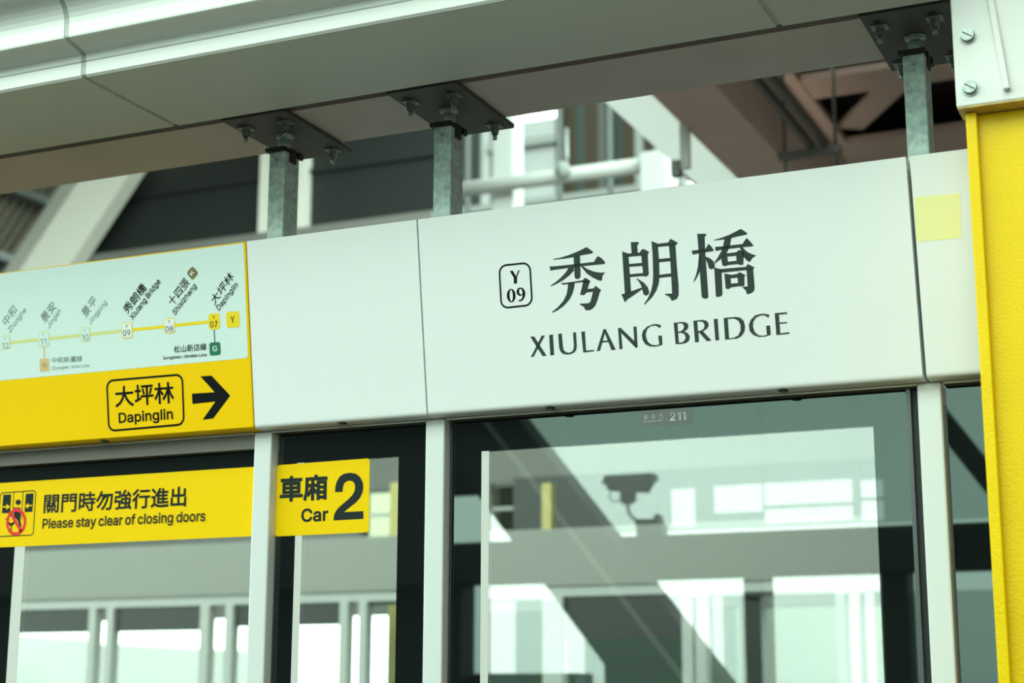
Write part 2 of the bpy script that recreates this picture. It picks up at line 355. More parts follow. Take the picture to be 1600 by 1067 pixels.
GLYPHS = json.loads("""{"-":[453,[[114,244,114,188,337,188,337,244]]],"0":[453,[[279,1,323,24,359,62,384,113,400,178,405,254,400,330,384,395,358,447,323,484,279,508,227,516,174,508,130,484,95,447,69,395,53,330,48,254,53,178,69,113,95,62,130,24,174,1,227,-7],[192,56,163,74,140,103,123,144,113,194,109,254,113,314,123,365,140,405,163,435,192,453,227,460,261,453,290,435,313,405,330,365,340,314,344,254,340,194,330,144,313,103,290,74,261,56,227,50]]],"1":[330,[[198,509,86,427,86,358,209,448,212,448,212,0,276,0,276,509]]],"2":[453,[[389,0,389,57,153,57,153,60,267,180,336,259,371,318,381,372,376,411,361,445,337,474,306,497,268,511,225,516,182,511,143,496,111,473,86,442,71,405,66,362,127,362,130,390,139,413,153,433,172,447,196,457,224,460,273,449,293,436,308,419,317,397,320,371,311,327,282,282,234,229,64,47,64,0]]],"3":[453,[[221,289,372,461,372,509,70,509,70,452,288,452,288,448,157,299,157,248,201,248,242,244,275,234,299,217,316,196,326,172,329,145,325,116,315,93,297,74,275,61,219,50,165,59,144,71,126,87,115,107,109,132,44,132,52,91,70,57,98,30,133,10,173,-3,218,-7,266,-2,309,12,344,36,370,66,387,103,393,145,387,186,371,222,344,253,308,276,264,288]]],"4":[453,[[413,105,413,163,109,163,109,166,311,509,247,509,40,158,40,105],[343,0,343,318,282,318,282,146,282,121,282,0]]],"5":[453,[[268,-1,309,15,343,41,369,76,385,117,391,163,388,199,379,231,364,260,345,285,321,306,294,321,263,330,229,334,178,325,136,301,134,301,151,452,366,452,366,509,96,509,67,253,128,246,167,268,218,277,248,273,275,262,297,244,314,221,324,193,328,162,324,131,314,104,298,82,276,64,250,53,221,50,173,60,138,89,127,108,122,130,60,130,66,93,83,60,108,32,140,11,178,-2,221,-7]]],"6":[453,[[173,293,322,509,252,509,137,340,80,239,68,199,64,162,69,115,84,74,109,40,142,15,182,-1,226,-7,271,-2,310,14,343,39,368,73,384,112,389,157,384,201,370,240,346,271,316,295,278,309,235,314,196,307],[198,52,174,63,153,79,138,102,128,128,125,158,128,188,138,214,153,235,174,252,198,262,226,265,254,262,279,251,299,235,314,213,324,187,327,157,324,128,314,101,299,79,279,63,254,52,226,48]]],"7":[453,[[165,0,391,449,391,509,62,509,62,452,323,452,323,448,97,0]]],"8":[453,[[275,-2,317,11,352,33,378,62,395,96,401,135,397,166,387,195,372,220,351,241,327,256,300,265,300,267,333,282,359,308,376,342,382,380,377,417,361,450,337,477,306,498,269,511,226,516,184,511,146,498,114,477,90,450,75,417,70,380,76,342,93,308,119,282,153,267,153,265,125,256,101,241,81,220,65,195,55,166,52,135,57,96,74,62,101,33,136,11,178,-2,226,-7],[195,52,167,60,145,74,129,91,119,113,115,139,119,165,130,189,147,208,169,223,196,232,226,235,256,232,283,223,305,208,322,189,333,165,337,139,333,113,323,91,307,74,285,60,258,52,226,49],[178,300,159,313,145,330,136,351,133,376,136,399,145,420,159,437,177,449,226,460,275,449,294,437,308,420,316,399,319,376,316,351,307,330,293,313,274,300,226,290]]],"9":[453,[[279,216,130,0,200,0,315,168,373,270,385,309,389,347,384,393,368,434,343,468,310,494,271,510,226,516,182,510,143,494,110,469,85,436,69,397,64,352,68,307,83,269,106,237,137,214,175,199,218,195,257,202],[254,457,279,446,299,429,314,407,324,381,327,350,324,321,314,295,299,273,279,257,254,247,226,243,199,247,174,257,154,274,138,295,129,322,125,352,129,381,138,407,154,429,174,446,199,457,226,460]]],":":[188,[[113,-1,128,9,138,24,141,41,138,59,128,73,113,83,95,87,78,83,63,73,53,59,50,41,53,24,63,9,78,-1,95,-4],[113,274,128,284,138,299,141,316,138,334,128,349,113,359,95,362,78,359,63,349,53,334,50,316,53,299,63,284,78,274,95,271]]],"B":[456,[[247,0,301,4,344,18,377,39,400,67,413,100,418,136,414,173,402,203,385,227,363,245,339,257,315,262,315,267,356,286,387,320,395,344,398,374,394,410,381,442,359,469,329,491,289,504,241,509,60,509,60,0],[125,231,248,231,279,228,306,218,327,203,342,184,352,161,355,137,349,105,330,80,296,63,245,57,125,57],[125,452,240,452,283,446,313,429,330,403,336,372,333,348,323,326,308,309,288,296,238,285,125,285]]],"C":[510,[[305,-4,341,5,373,19,402,38,428,62,448,91,463,124,473,160,408,160,389,114,357,81,315,60,267,53,223,59,184,76,151,105,125,145,109,194,103,254,109,314,125,364,150,403,184,432,223,450,267,456,315,449,357,428,389,395,408,348,473,348,463,385,448,418,427,447,402,471,373,490,340,504,267,516,205,508,150,484,104,445,70,393,48,329,40,254,48,179,70,115,104,63,150,25,205,1,267,-7]]],"D":[502,[[291,8,351,31,398,68,433,119,455,181,462,255,455,329,433,391,399,441,353,478,294,501,225,509,93,509,93,452,221,452,275,446,320,428,354,399,379,361,394,312,399,255,394,198,379,149,354,110,318,81,272,63,215,57,96,57,96,0,219,0],[60,509,60,0,125,0,125,509]]],"E":[419,[[375,0,375,57,125,57,125,229,355,229,355,286,125,286,125,452,372,452,372,509,60,509,60,0]]],"G":[520,[[415,199,410,160,396,123,374,93,345,71,309,57,269,53,224,59,184,76,151,105,125,145,109,194,103,254,109,314,125,364,150,404,183,432,222,450,265,456,315,448,356,427,387,393,408,349,474,349,465,384,449,416,429,445,403,469,374,489,340,504,304,513,265,516,203,508,149,484,103,445,69,393,47,329,40,254,47,179,69,116,104,64,149,25,205,1,269,-7,326,0,377,19,419,50,451,91,471,141,478,200,478,256,283,256,283,199]]],"J":[396,[[246,3,294,33,326,81,336,145,336,509,272,509,272,145,266,104,248,74,220,56,185,50,149,56,122,74,104,104,98,145,98,173,33,173,33,145,44,81,75,33,124,3,185,-7]]],"K":[467,[[228,276,231,276,448,509,364,509,212,344,174,303,139,261,104,216,104,145],[125,0,125,193,124,225,125,334,125,509,60,509,60,0],[449,0,228,309,188,259,372,0]]],"L":[393,[[361,0,361,57,125,57,125,509,60,509,60,0]]],"O":[533,[[329,1,384,25,429,63,464,115,486,179,493,254,486,329,464,393,429,445,384,484,329,508,267,516,205,508,150,484,105,445,70,393,48,329,40,254,48,179,70,115,105,63,150,25,205,1,267,-7],[223,59,184,76,151,105,125,144,109,194,103,254,109,314,125,364,151,404,184,433,223,450,267,456,310,450,349,433,383,404,408,365,425,314,430,254,425,194,408,144,383,105,349,76,310,59,267,53]]],"P":[445,[[125,242,125,452,232,452,268,449,297,439,318,423,333,402,342,376,344,348,342,319,333,294,318,272,297,256,269,246,233,242],[125,186,235,186,289,191,332,207,366,233,390,265,404,304,409,348,404,391,390,430,366,462,332,487,289,503,235,509,60,509,60,0,125,0],[125,186,125,242,109,242,109,186]]],"S":[447,[[278,-4,323,11,360,34,386,64,403,99,408,139,405,171,395,198,359,238,312,264,264,279,212,293,169,308,131,334,119,352,115,376,118,398,129,418,145,435,167,448,194,456,225,459,267,453,302,437,326,412,337,378,401,378,394,415,377,449,351,476,316,498,275,511,227,516,180,511,138,498,102,476,75,448,58,413,52,372,60,326,86,289,128,260,184,239,245,222,296,205,332,179,342,161,346,139,341,114,329,92,311,74,286,60,257,52,224,49,166,59,142,71,123,88,110,110,104,137,38,137,46,96,64,60,91,31,128,9,172,-4,224,-9]]],"X":[474,[[276,263,259,287,259,239],[200,260,217,236,217,284],[200,260,18,0,91,0,182,129,206,166,225,196,237,218,250,195,268,165,292,129,382,0,456,0,276,263,446,509,374,509,298,400,272,361,252,329,238,302,223,329,204,361,178,400,104,509,29,509]]],"Y":[472,[[237,260,224,230,250,230],[237,260,222,292,192,344,91,509,16,509,203,208,203,0,268,0,268,208,455,509,381,509,280,344,251,293]]],"Z":[438,[[114,55,90,54,97,33],[323,453,348,454,341,476],[323,453,306,431,273,385,42,46,42,0,399,0,399,57,214,57,152,57,114,55,134,81,169,129,397,462,397,509,40,509,40,452,223,452,285,452]]],"a":[389,[[215,1,252,25,272,52,277,52,277,0,337,0,337,251,333,290,322,320,306,343,286,360,239,379,194,384,133,375,104,364,79,346,57,322,41,291,100,274,118,301,149,322,196,331,240,322,267,297,276,257,276,255,273,243,265,235,234,227,178,220,125,211,78,193,58,179,43,161,34,138,30,108,35,73,48,45,68,22,94,5,126,-5,160,-9],[130,52,102,72,92,105,95,124,103,139,134,159,175,168,200,171,231,176,259,182,276,190,276,138,272,115,263,93,248,74,228,59,202,49,170,45]]],"c":[396,[[261,-1,306,21,341,56,363,102,304,117,292,89,271,66,243,52,207,46,173,51,145,66,124,89,108,117,99,151,96,187,99,224,108,258,124,287,145,310,173,325,207,330,242,325,270,311,290,289,303,262,362,277,340,322,305,356,260,377,207,384,159,378,117,360,82,330,56,291,40,243,34,187,40,133,56,85,82,46,117,16,159,-2,207,-8]]],"d":[424,[[227,-5,252,4,287,31,307,59,313,59,313,0,372,0,372,509,311,509,311,319,306,319,287,346,253,373,228,381,196,384,151,378,112,361,79,332,55,293,39,245,34,189,39,133,55,84,79,45,111,16,151,-2,195,-8],[172,51,145,66,124,88,109,117,99,151,96,189,99,227,108,261,124,290,145,311,172,325,205,330,237,325,263,312,284,291,300,263,309,229,312,189,309,150,299,115,284,86,263,65,236,51,205,47]]],"e":[404,[[308,221,310,202,338,221],[308,221,97,221,99,241,109,270,125,294,146,313,173,326,205,330,237,326,263,314,283,294,298,269,307,237],[97,221,75,221,75,169,97,169,96,178,96,211],[97,169,371,169,371,194,368,242,357,282,341,315,319,341,294,361,266,374,205,384,157,378,115,359,81,329,55,290,39,242,34,187,40,132,56,85,82,46,117,16,161,-2,212,-8,249,-5,283,4,311,19,335,39,353,63,365,91,306,105,285,73,254,53,212,46,179,50,151,61,128,80,110,106,100,139]]],"f":[254,[[6,379,6,327,228,327,228,379],[142,0,142,419,145,443,154,460,171,470,195,474,215,472,227,468,243,521,222,527,187,530,135,519,113,505,96,486,84,461,81,432,81,0]]],"g":[425,[[251,-147,291,-136,324,-117,350,-90,367,-54,372,-9,372,379,313,379,313,319,308,319,288,346,253,373,228,382,196,384,152,378,112,361,80,332,55,293,39,246,34,191,39,136,55,90,80,53,113,27,152,10,195,5,227,8,252,16,287,41,306,68,311,68,311,-6,304,-47,282,-75,249,-92,207,-97,154,-88,122,-66,101,-41,51,-69,82,-110,134,-140,168,-148,207,-151],[172,63,145,76,124,96,109,123,99,155,96,193,99,229,109,262,124,290,145,312,172,325,205,330,237,325,264,312,285,291,300,264,309,231,312,193,309,154,300,121,285,95,264,75,237,63,205,59]]],"h":[410,[[114,312,114,509,53,509,53,0,114,0,114,227,117,257,126,283,141,303,161,317,184,326,210,329,246,323,273,304,290,275,296,235,296,0,357,0,357,240,353,285,341,321,321,349,295,369,264,380,227,384,187,379,152,362,124,332]]],"i":[167,[[114,0,114,379,53,379,53,0],[100,446,114,455,123,468,126,483,123,499,114,512,100,521,84,524,67,521,54,512,44,499,41,483,44,468,54,455,67,446,84,443]]],"l":[167,[[114,0,114,509,53,509,53,0]]],"m":[610,[[112,306,112,379,53,379,53,0,114,0,114,238,117,266,126,289,140,307,158,320,199,330,229,326,253,311,269,288,274,260,274,0,335,0,335,247,345,290,374,320,395,328,419,330,447,326,473,313,490,289,496,254,496,0,557,0,557,255,553,296,541,328,522,354,497,372,468,383,437,386,381,375,337,343,322,321,317,308,309,331,287,361,257,380,219,386,172,376,132,346,118,323]]],"n":[410,[[112,307,112,379,53,379,53,0,114,0,114,227,117,257,126,283,141,303,161,317,184,326,210,329,246,323,273,304,290,275,296,235,296,0,357,0,357,240,353,285,341,321,321,349,295,369,264,380,227,384,187,379,152,362,124,332]]],"o":[415,[[256,-2,299,16,333,46,359,85,376,133,381,187,376,243,359,291,333,330,299,360,256,378,207,384,159,378,117,360,82,330,56,291,40,243,34,187,40,133,56,85,82,46,117,16,159,-2,207,-8],[173,51,145,66,124,89,108,117,99,151,96,187,99,224,108,258,124,287,145,310,173,325,207,330,242,325,270,310,292,287,307,258,316,224,319,187,316,151,307,117,292,89,270,66,242,51,207,46]]],"p":[424,[[114,-143,114,59,118,59,138,31,173,4,198,-5,229,-8,274,-2,313,16,346,45,370,84,385,133,390,189,385,245,370,293,345,332,313,361,274,378,229,384,197,381,171,373,137,346,118,319,112,319,112,379,53,379,53,-143],[188,51,162,65,140,86,125,115,116,150,113,189,116,229,125,263,140,291,161,312,188,325,220,330,253,325,280,311,301,290,316,261,325,227,328,189,325,151,316,117,301,88,279,66,253,51,220,47]]],"r":[259,[[114,0,114,237,117,262,126,284,140,301,159,315,182,323,207,326,230,324,243,322,243,384,229,384,213,385,181,380,152,367,130,347,115,321,112,321,112,379,53,379,53,0]]],"s":[365,[[223,-5,260,6,290,24,312,47,326,75,331,107,325,142,306,171,275,194,229,209,172,223,124,243,112,258,109,277,114,299,131,317,156,329,187,333,219,328,243,316,258,298,268,277,324,290,299,339,279,358,254,372,223,381,187,384,149,381,115,370,87,354,65,332,51,305,47,274,53,237,72,208,104,186,149,170,212,155,237,147,254,136,265,121,268,103,262,81,244,62,217,50,181,45,150,49,124,60,105,79,94,107,36,94,45,63,62,38,84,18,112,3,145,-5,182,-8]]],"t":[227,[[6,379,6,327,204,327,204,379],[65,93,72,52,92,21,125,2,168,-4,192,-3,213,2,202,54,185,51,170,50,150,53,136,61,128,76,126,98,126,471,65,471]]],"u":[410,[[298,73,298,0,357,0,357,379,296,379,296,153,293,122,283,97,268,77,249,62,226,53,200,50,164,56,137,75,119,105,114,144,114,379,53,379,53,139,57,95,69,59,89,31,115,11,146,-1,182,-5,222,0,257,17,286,47]]],"y":[389,[[195,60,184,21,206,21],[195,60,187,87,165,155,84,379,17,379,163,-1,151,-36,130,-74,104,-89,71,-87,61,-86,47,-139,65,-143,91,-145,139,-136,177,-107,204,-58,371,379,305,379,224,155,202,87]]],"z":[380,[[339,0,339,56,126,56,126,60,333,331,333,379,48,379,48,323,254,323,254,320,42,46,42,0]]],"中":[840,[[385,706,385,555,81,555,81,156,144,156,144,208,385,208,385,-66,451,-66,451,208,693,208,693,161,758,161,758,555,451,555,451,706],[144,271,144,494,385,494,385,271],[693,271,451,271,451,494,693,494]]],"出":[840,[[87,287,87,-18,684,-18,684,-66,752,-66,752,287,684,287,684,45,453,45,453,339,718,339,718,630,650,630,650,401,453,401,453,705,384,705,384,401,192,401,192,629,126,629,126,339,384,339,384,45,157,45,157,287]]],"勿":[840,[[229,705,145,498,25,334,82,293,157,392,224,512,342,512,274,336,182,187,66,69,119,25,238,155,335,319,408,512,533,512,478,297,394,118,276,-20,330,-61,451,89,538,281,597,512,713,512,689,147,654,13,618,0,501,4,520,-59,644,-60,681,-50,711,-24,751,128,778,540,780,574,252,574,295,691]]],"十":[840,[[387,705,387,392,46,392,46,327,387,327,387,-67,455,-67,455,327,800,327,800,392,455,392,455,705]]],"和":[840,[[446,628,446,-29,508,-29,508,39,695,39,695,-24,759,-24,759,628],[508,100,508,567,695,567,695,100],[369,698,224,657,50,628,68,577,208,597,208,457,42,457,42,398,192,398,116,240,22,113,56,54,137,165,208,308,208,-66,270,-66,270,305,372,161,411,213,270,377,270,398,417,398,417,457,270,457,270,610,411,649]]],"四":[840,[[74,633,74,-39,138,-39,138,24,699,24,699,-33,764,-33,764,633],[138,86,138,572,296,572,284,397,242,276,148,197,187,148,294,239,343,377,357,572,475,572,475,308,489,238,548,216,639,216,691,220,686,274,638,270,555,270,538,278,534,307,534,572,699,572,699,86]]],"坪":[840,[[697,560,639,347,687,334,758,546],[339,542,387,334,441,348,390,555],[308,663,308,603,513,603,513,293,282,293,282,233,513,233,513,-66,576,-66,576,233,807,233,807,293,576,293,576,603,784,603,784,663],[29,128,52,65,293,164,283,220,193,187,193,444,275,444,275,503,193,503,193,696,135,696,135,503,43,503,43,444,135,444,135,165]]],"大":[840,[[387,705,375,465,52,465,52,400,364,400,311,242,207,99,36,-13,84,-66,253,49,361,193,421,352,501,176,613,35,758,-66,805,-7,660,88,549,227,473,400,792,400,792,465,442,465,455,705]]],"安":[840,[[348,692,387,609,78,609,78,439,141,439,141,550,697,550,697,439,763,439,763,609,461,609,413,708],[551,318,504,225,440,150,261,215,327,318],[251,318,162,187,383,105,243,37,69,-8,109,-65,297,-9,450,76,716,-61,768,-7,503,124,572,211,624,318,786,318,786,377,361,377,422,501,354,514,287,377,58,377,58,318]]],"山":[840,[[91,531,91,-2,686,-2,686,-64,750,-64,750,532,686,532,686,62,452,62,452,697,387,697,387,62,155,62,155,531]]],"平":[840,[[146,529,224,335,283,356,203,546],[634,550,543,350,597,333,701,532],[44,292,44,229,386,229,386,-66,451,-66,451,229,797,229,797,292,451,292,451,587,750,587,750,650,88,650,88,587,386,587,386,292]]],"店":[840,[[245,243,245,-56,307,-56,307,-23,663,-23,663,-55,727,-55,727,243,493,243,493,356,767,356,767,414,493,414,493,514,429,514,429,243],[307,34,307,184,663,184,663,34],[392,689,436,603,105,603,105,383,101,249,78,103,25,-31,81,-67,138,77,164,237,170,383,170,543,793,543,793,603,507,603,453,703]]],"廂":[840,[[540,298,717,298,717,191,540,191],[540,350,540,455,717,455,717,350],[540,139,717,139,717,30,540,30],[483,509,483,-61,540,-61,540,-24,717,-24,717,-57,776,-57,776,509],[292,538,292,417,178,417,178,362,282,362,225,220,151,105,181,52,241,140,292,253,292,-68,349,-68,349,246,432,130,465,183,349,315,349,362,454,362,454,417,349,417,349,538],[390,692,422,629,92,629,92,370,81,167,24,-35,75,-70,138,149,151,370,151,572,797,572,797,629,492,629,450,707]]],"張":[840,[[366,-69,564,11,560,63,423,18,423,263,492,263,564,134,659,24,771,-55,813,-4,730,44,655,110,775,201,727,239,624,146,550,263,797,263,797,318,443,318,443,387,749,387,749,435,443,435,443,502,749,502,749,549,443,549,443,615,780,615,780,666,382,666,382,318,313,318,313,263,363,263,363,35,355,0,339,-15],[70,482,61,235,231,235,217,67,198,3,169,-6,71,-1,91,-64,193,-64,248,-39,275,48,292,264,292,291,121,291,125,424,291,424,291,666,52,666,52,609,233,609,233,482]]],"強":[840,[[526,458,526,376,355,376,355,152,526,152,526,27,320,15,329,-46,733,-16,757,-72,813,-46,768,42,704,136,652,113,702,39,587,31,587,152,762,152,762,376,587,376,587,458],[412,323,526,323,526,206,412,206],[587,323,704,323,704,206,587,206],[71,466,39,225,251,225,235,67,214,5,185,-4,96,0,114,-58,212,-59,266,-34,294,48,314,255,316,283,107,283,123,409,307,409,307,661,50,661,50,603,248,603,248,466],[360,445,711,482,748,424,796,456,657,630,612,603,675,530,429,509,556,686,491,702,431,599,383,535,339,500]]],"急":[840,[[220,152,220,29,230,-23,268,-48,344,-55,538,-55,600,-45,633,-6,647,71,589,94,576,18,534,3,347,3,295,7,283,29,283,152],[346,176,466,36,518,71,394,206],[645,151,739,-28,798,-3,700,173],[122,150,35,-9,93,-37,176,126],[271,708,183,589,43,477,87,432,148,475,148,456,626,456,626,386,159,386,159,336,626,336,626,264,130,264,130,211,688,211,688,508,519,508,592,618,549,645,539,643,305,643,338,696],[188,508,266,590,503,590,446,508]]],"新":[840,[[303,179,371,43,416,70,345,202],[113,197,81,122,34,57,79,25,127,98,165,185],[465,625,465,336,460,216,439,92,387,-21,435,-60,493,65,518,204,524,336,524,363,651,363,651,-63,713,-63,713,363,805,363,805,422,524,422,524,583,779,645,728,691,609,654],[180,695,217,618,51,618,51,565,423,565,423,618,282,618,237,709],[317,561,271,426,39,426,39,372,211,372,211,285,42,285,42,229,211,229,211,15,201,4,136,4,155,-50,244,-39,264,-20,269,14,269,229,426,229,426,285,269,285,269,372,436,372,436,426,329,426,376,548],[106,547,139,426,193,441,157,559]]],"時":[840,[[374,176,481,28,534,61,488,132,424,205],[530,707,530,606,354,606,354,550,530,550,530,443,318,443,318,386,641,386,641,291,323,291,323,234,641,234,641,8,624,-8,511,-7,532,-66,669,-55,696,-34,703,8,703,234,802,234,802,291,703,291,703,386,810,386,810,443,592,443,592,550,775,550,775,606,592,606,592,707],[245,350,245,155,123,155,123,350],[245,407,123,407,123,593,245,593],[64,651,64,29,123,29,123,98,304,98,304,651]]],"景":[840,[[203,538,634,538,634,484,203,484],[203,633,634,633,634,580,203,580],[223,244,618,244,618,164,223,164],[524,55,746,-55,789,-14,564,92],[245,96,150,38,37,-8,84,-53,199,3,302,72],[364,425,388,387,47,387,47,335,791,335,791,387,456,387,422,440,697,440,697,676,143,676,143,440,409,440],[162,291,162,118,388,118,388,-5,374,-18,277,-17,297,-67,419,-59,445,-42,452,-7,452,118,682,118,682,291]]],"朗":[840,[[708,412,708,265,534,265,536,354,536,412],[708,469,536,469,536,608,708,608],[475,666,475,354,470,225,447,90,391,-33,442,-67,502,62,529,207,708,207,708,18,691,2,594,3,615,-61,738,-49,762,-25,769,18,769,666],[181,687,220,606,77,606,77,64,66,18,45,-7,78,-55,323,60,348,-6,407,22,293,238,239,214,297,113,140,49,140,263,406,263,406,606,291,606,240,700],[140,408,344,408,344,320,140,320],[140,463,140,549,344,549,344,463]]],"松":[840,[[455,678,401,501,318,361,375,324,461,475,521,666],[661,687,601,674,664,482,755,326,803,378,721,515],[167,706,167,528,39,528,39,469,161,469,105,292,27,150,61,89,118,195,167,331,167,-66,229,-66,229,350,300,216,344,267,229,434,229,469,334,469,334,528,229,528,229,706],[618,206,685,69,437,40,519,218,587,412,521,436,453,228,395,97,367,46,341,22,363,-40,708,13,729,-49,788,-22,671,228]]],"林":[840,[[566,707,566,525,415,525,415,465,553,465,470,268,355,114,393,57,487,183,566,346,566,-66,629,-66,629,352,693,196,767,74,816,123,719,271,645,465,790,465,790,525,629,525,629,707],[197,707,197,525,45,525,45,465,186,465,117,289,24,147,59,89,133,202,197,348,197,-66,258,-66,258,371,355,237,396,292,258,448,258,465,378,465,378,525,258,525,258,707]]],"橋":[840,[[473,421,632,421,632,348,473,348],[601,514,637,463,471,463,506,514],[711,694,537,669,330,657,345,613,491,619,470,566,315,566,315,514,439,514,377,442,289,381,329,339,418,405,418,307,688,307,688,407,777,341,817,387,732,440,661,514,797,514,797,566,532,566,552,624,748,651],[325,267,325,-67,384,-67,384,217,724,217,724,-1,710,-13,625,-13,645,-66,755,-57,777,-37,783,-2,783,267],[446,171,446,-23,493,-23,493,15,662,15,662,171],[493,130,613,130,613,56,493,56],[156,706,156,524,44,524,44,465,150,465,98,289,26,147,58,92,111,194,156,323,156,-66,213,-66,213,329,277,208,312,254,213,400,213,465,307,465,307,524,213,524,213,706]]],"秀":[840,[[655,703,402,666,97,645,112,593,387,610,387,526,54,526,54,469,313,469,180,368,25,297,67,247,241,337,387,467,387,307,449,307,449,468,594,343,767,255,809,308,655,373,523,469,785,469,785,526,449,526,449,616,703,655],[159,287,159,232,282,232,250,130,180,45,55,-16,92,-68,231,6,310,107,348,232,498,232,466,134,658,134,643,43,624,4,591,-3,472,3,492,-55,613,-58,675,-36,704,25,724,162,727,190,544,190,573,287]]],"緊":[840,[[248,80,161,28,57,-13,104,-49,208,0,301,61],[536,55,734,-45,776,-9,579,87],[444,665,444,611,502,611,469,601,513,515,571,441,430,368,461,323,540,357,611,404,683,355,766,318,803,367,723,398,653,442,723,535,771,654,736,666,725,665],[521,611,699,611,662,538,612,477,559,539],[235,579,130,579,130,629,235,629],[412,675,72,675,72,344,419,344,419,389,288,389,288,440,392,440,392,579,288,579,288,629,412,629],[236,440,236,389,130,389,130,440],[130,539,341,539,341,481,130,481],[98,82,402,108,402,-3,385,-16,282,-15,303,-65,431,-57,458,-40,465,-5,465,112,675,124,727,72,770,106,604,238,562,211,627,163,289,145,589,272,551,308,454,259,291,252,413,311,373,340,207,261,147,248,161,201,358,217,197,158,85,132]]],"線":[840,[[439,445,703,445,703,371,439,371],[439,566,703,566,703,493,439,493],[153,159,171,-23,221,-13,200,166],[71,166,29,-34,79,-52,122,156],[231,175,271,36,317,51,275,187],[744,290,649,193,608,292,608,320,764,320,764,617,573,617,608,692,539,707,510,617,381,617,381,320,549,320,549,3,534,-10,449,-10,467,-68,580,-58,603,-36,608,3,608,161,679,50,769,-30,810,19,735,74,672,151,791,252],[350,250,350,197,460,197,395,88,304,17,340,-27,421,35,486,124,530,239,493,252,483,250],[55,202,264,241,273,192,324,208,276,387,228,375,253,291,132,275,231,404,319,548,265,580,202,467,115,460,241,683,182,708,123,576,75,496,29,450,50,392,166,412,97,318,34,261]]],"蘆":[840,[[241,296,241,136,695,136,695,296],[531,706,531,651,306,651,306,706,244,706,244,651,50,651,50,604,244,604,244,561,306,561,306,604,531,604,531,562,594,562,594,604,792,604,792,651,594,651,594,706],[203,397,204,365,369,375,369,373,390,328,469,318,643,318,694,329,713,373,671,386,662,357,635,351,472,351,431,355,421,373,421,377,641,391,639,423,421,410,421,441,720,441,703,387,754,376,789,477,749,486,738,484,439,484,439,513,728,513,728,549,439,549,439,584,379,584,379,484,106,484,106,327,93,147,27,-36,76,-66,147,130,162,326,162,441,369,441,369,407],[214,108,214,-1,130,-1,130,-43,799,-43,799,-1,722,-1,722,108],[268,-1,268,71,368,71,368,-1],[415,-1,415,71,517,71,517,-1],[565,-1,565,71,667,71,667,-1],[295,202,439,202,439,166,295,166],[490,202,639,202,639,166,490,166],[295,266,439,266,439,231,295,231],[490,266,639,266,639,231,490,231]]],"行":[840,[[366,655,366,595,779,595,779,655],[224,707,137,610,29,523,66,472,183,570,285,682],[329,424,329,363,612,363,612,14,607,0,590,-4,458,-3,479,-65,638,-55,667,-31,676,13,676,363,803,363,803,424],[258,526,150,386,21,271,66,218,161,306,161,-70,224,-70,224,375,318,504]]],"車":[840,[[133,509,133,182,386,182,386,113,45,113,45,55,386,55,386,-70,450,-70,450,55,799,55,799,113,450,113,450,182,711,182,711,509,450,509,450,571,771,571,771,629,450,629,450,705,386,705,386,629,70,629,70,571,386,571,386,509],[193,321,386,321,386,234,193,234],[450,321,648,321,648,234,450,234],[193,456,386,456,386,371,193,371],[450,456,648,456,648,371,450,371]]],"進":[840,[[48,650,124,579,181,508,234,549,176,619,97,687],[382,380,540,380,540,293,382,293],[382,429,382,514,540,514,540,429],[382,242,540,242,540,152,382,152],[508,671,557,568,395,568,445,682,388,697,314,544,213,422,256,376,321,450,321,97,798,97,798,152,599,152,599,242,753,242,753,293,599,293,599,380,755,380,755,429,599,429,599,514,782,514,782,568,627,568,569,687],[213,383,51,383,51,322,150,322,150,82,35,2,85,-61,141,3,191,32,275,-12,376,-43,506,-51,792,-43,813,26,507,13,384,19,288,47,213,87]]],"門":[840,[[318,492,318,411,139,411,139,492],[318,539,139,539,139,613,318,613],[704,492,704,410,517,410,517,492],[704,539,517,539,517,613,704,613],[738,666,457,666,457,357,704,357,704,19,700,3,682,-2,550,-1,574,-66,729,-55,759,-30,768,19,768,666],[77,666,77,-67,139,-67,139,358,378,358,378,666]]],"關":[840,[[201,176,366,198,376,171,345,171,345,97,344,81,265,81,265,160,221,160,221,40,334,40,302,5,239,-24,270,-62,348,-19,383,35,391,96,391,171,382,171,413,185,366,276,333,266,350,232,266,225,392,341,356,366,319,323,256,320,323,397,293,412,382,412,382,670,73,670,73,-68,134,-68,134,412,278,412,218,334,191,319,205,276,284,287,233,243,187,218,201,177],[574,159,574,81,492,81,492,171,445,171,445,-55,492,-55,492,40,574,40,574,14,618,14,618,159],[322,518,322,458,134,458,134,518],[322,561,134,561,134,624,322,624],[711,518,711,458,517,458,517,518],[711,561,517,561,517,624,711,624],[431,176,596,198,609,169,644,185,595,276,562,265,580,231,497,224,624,342,587,366,550,323,487,320,553,396,522,412,711,412,711,13,697,-3,613,-3,633,-65,743,-54,766,-30,772,13,772,670,456,670,456,412,509,412,448,334,420,319,435,276,514,286,463,242,418,218]]]}""")
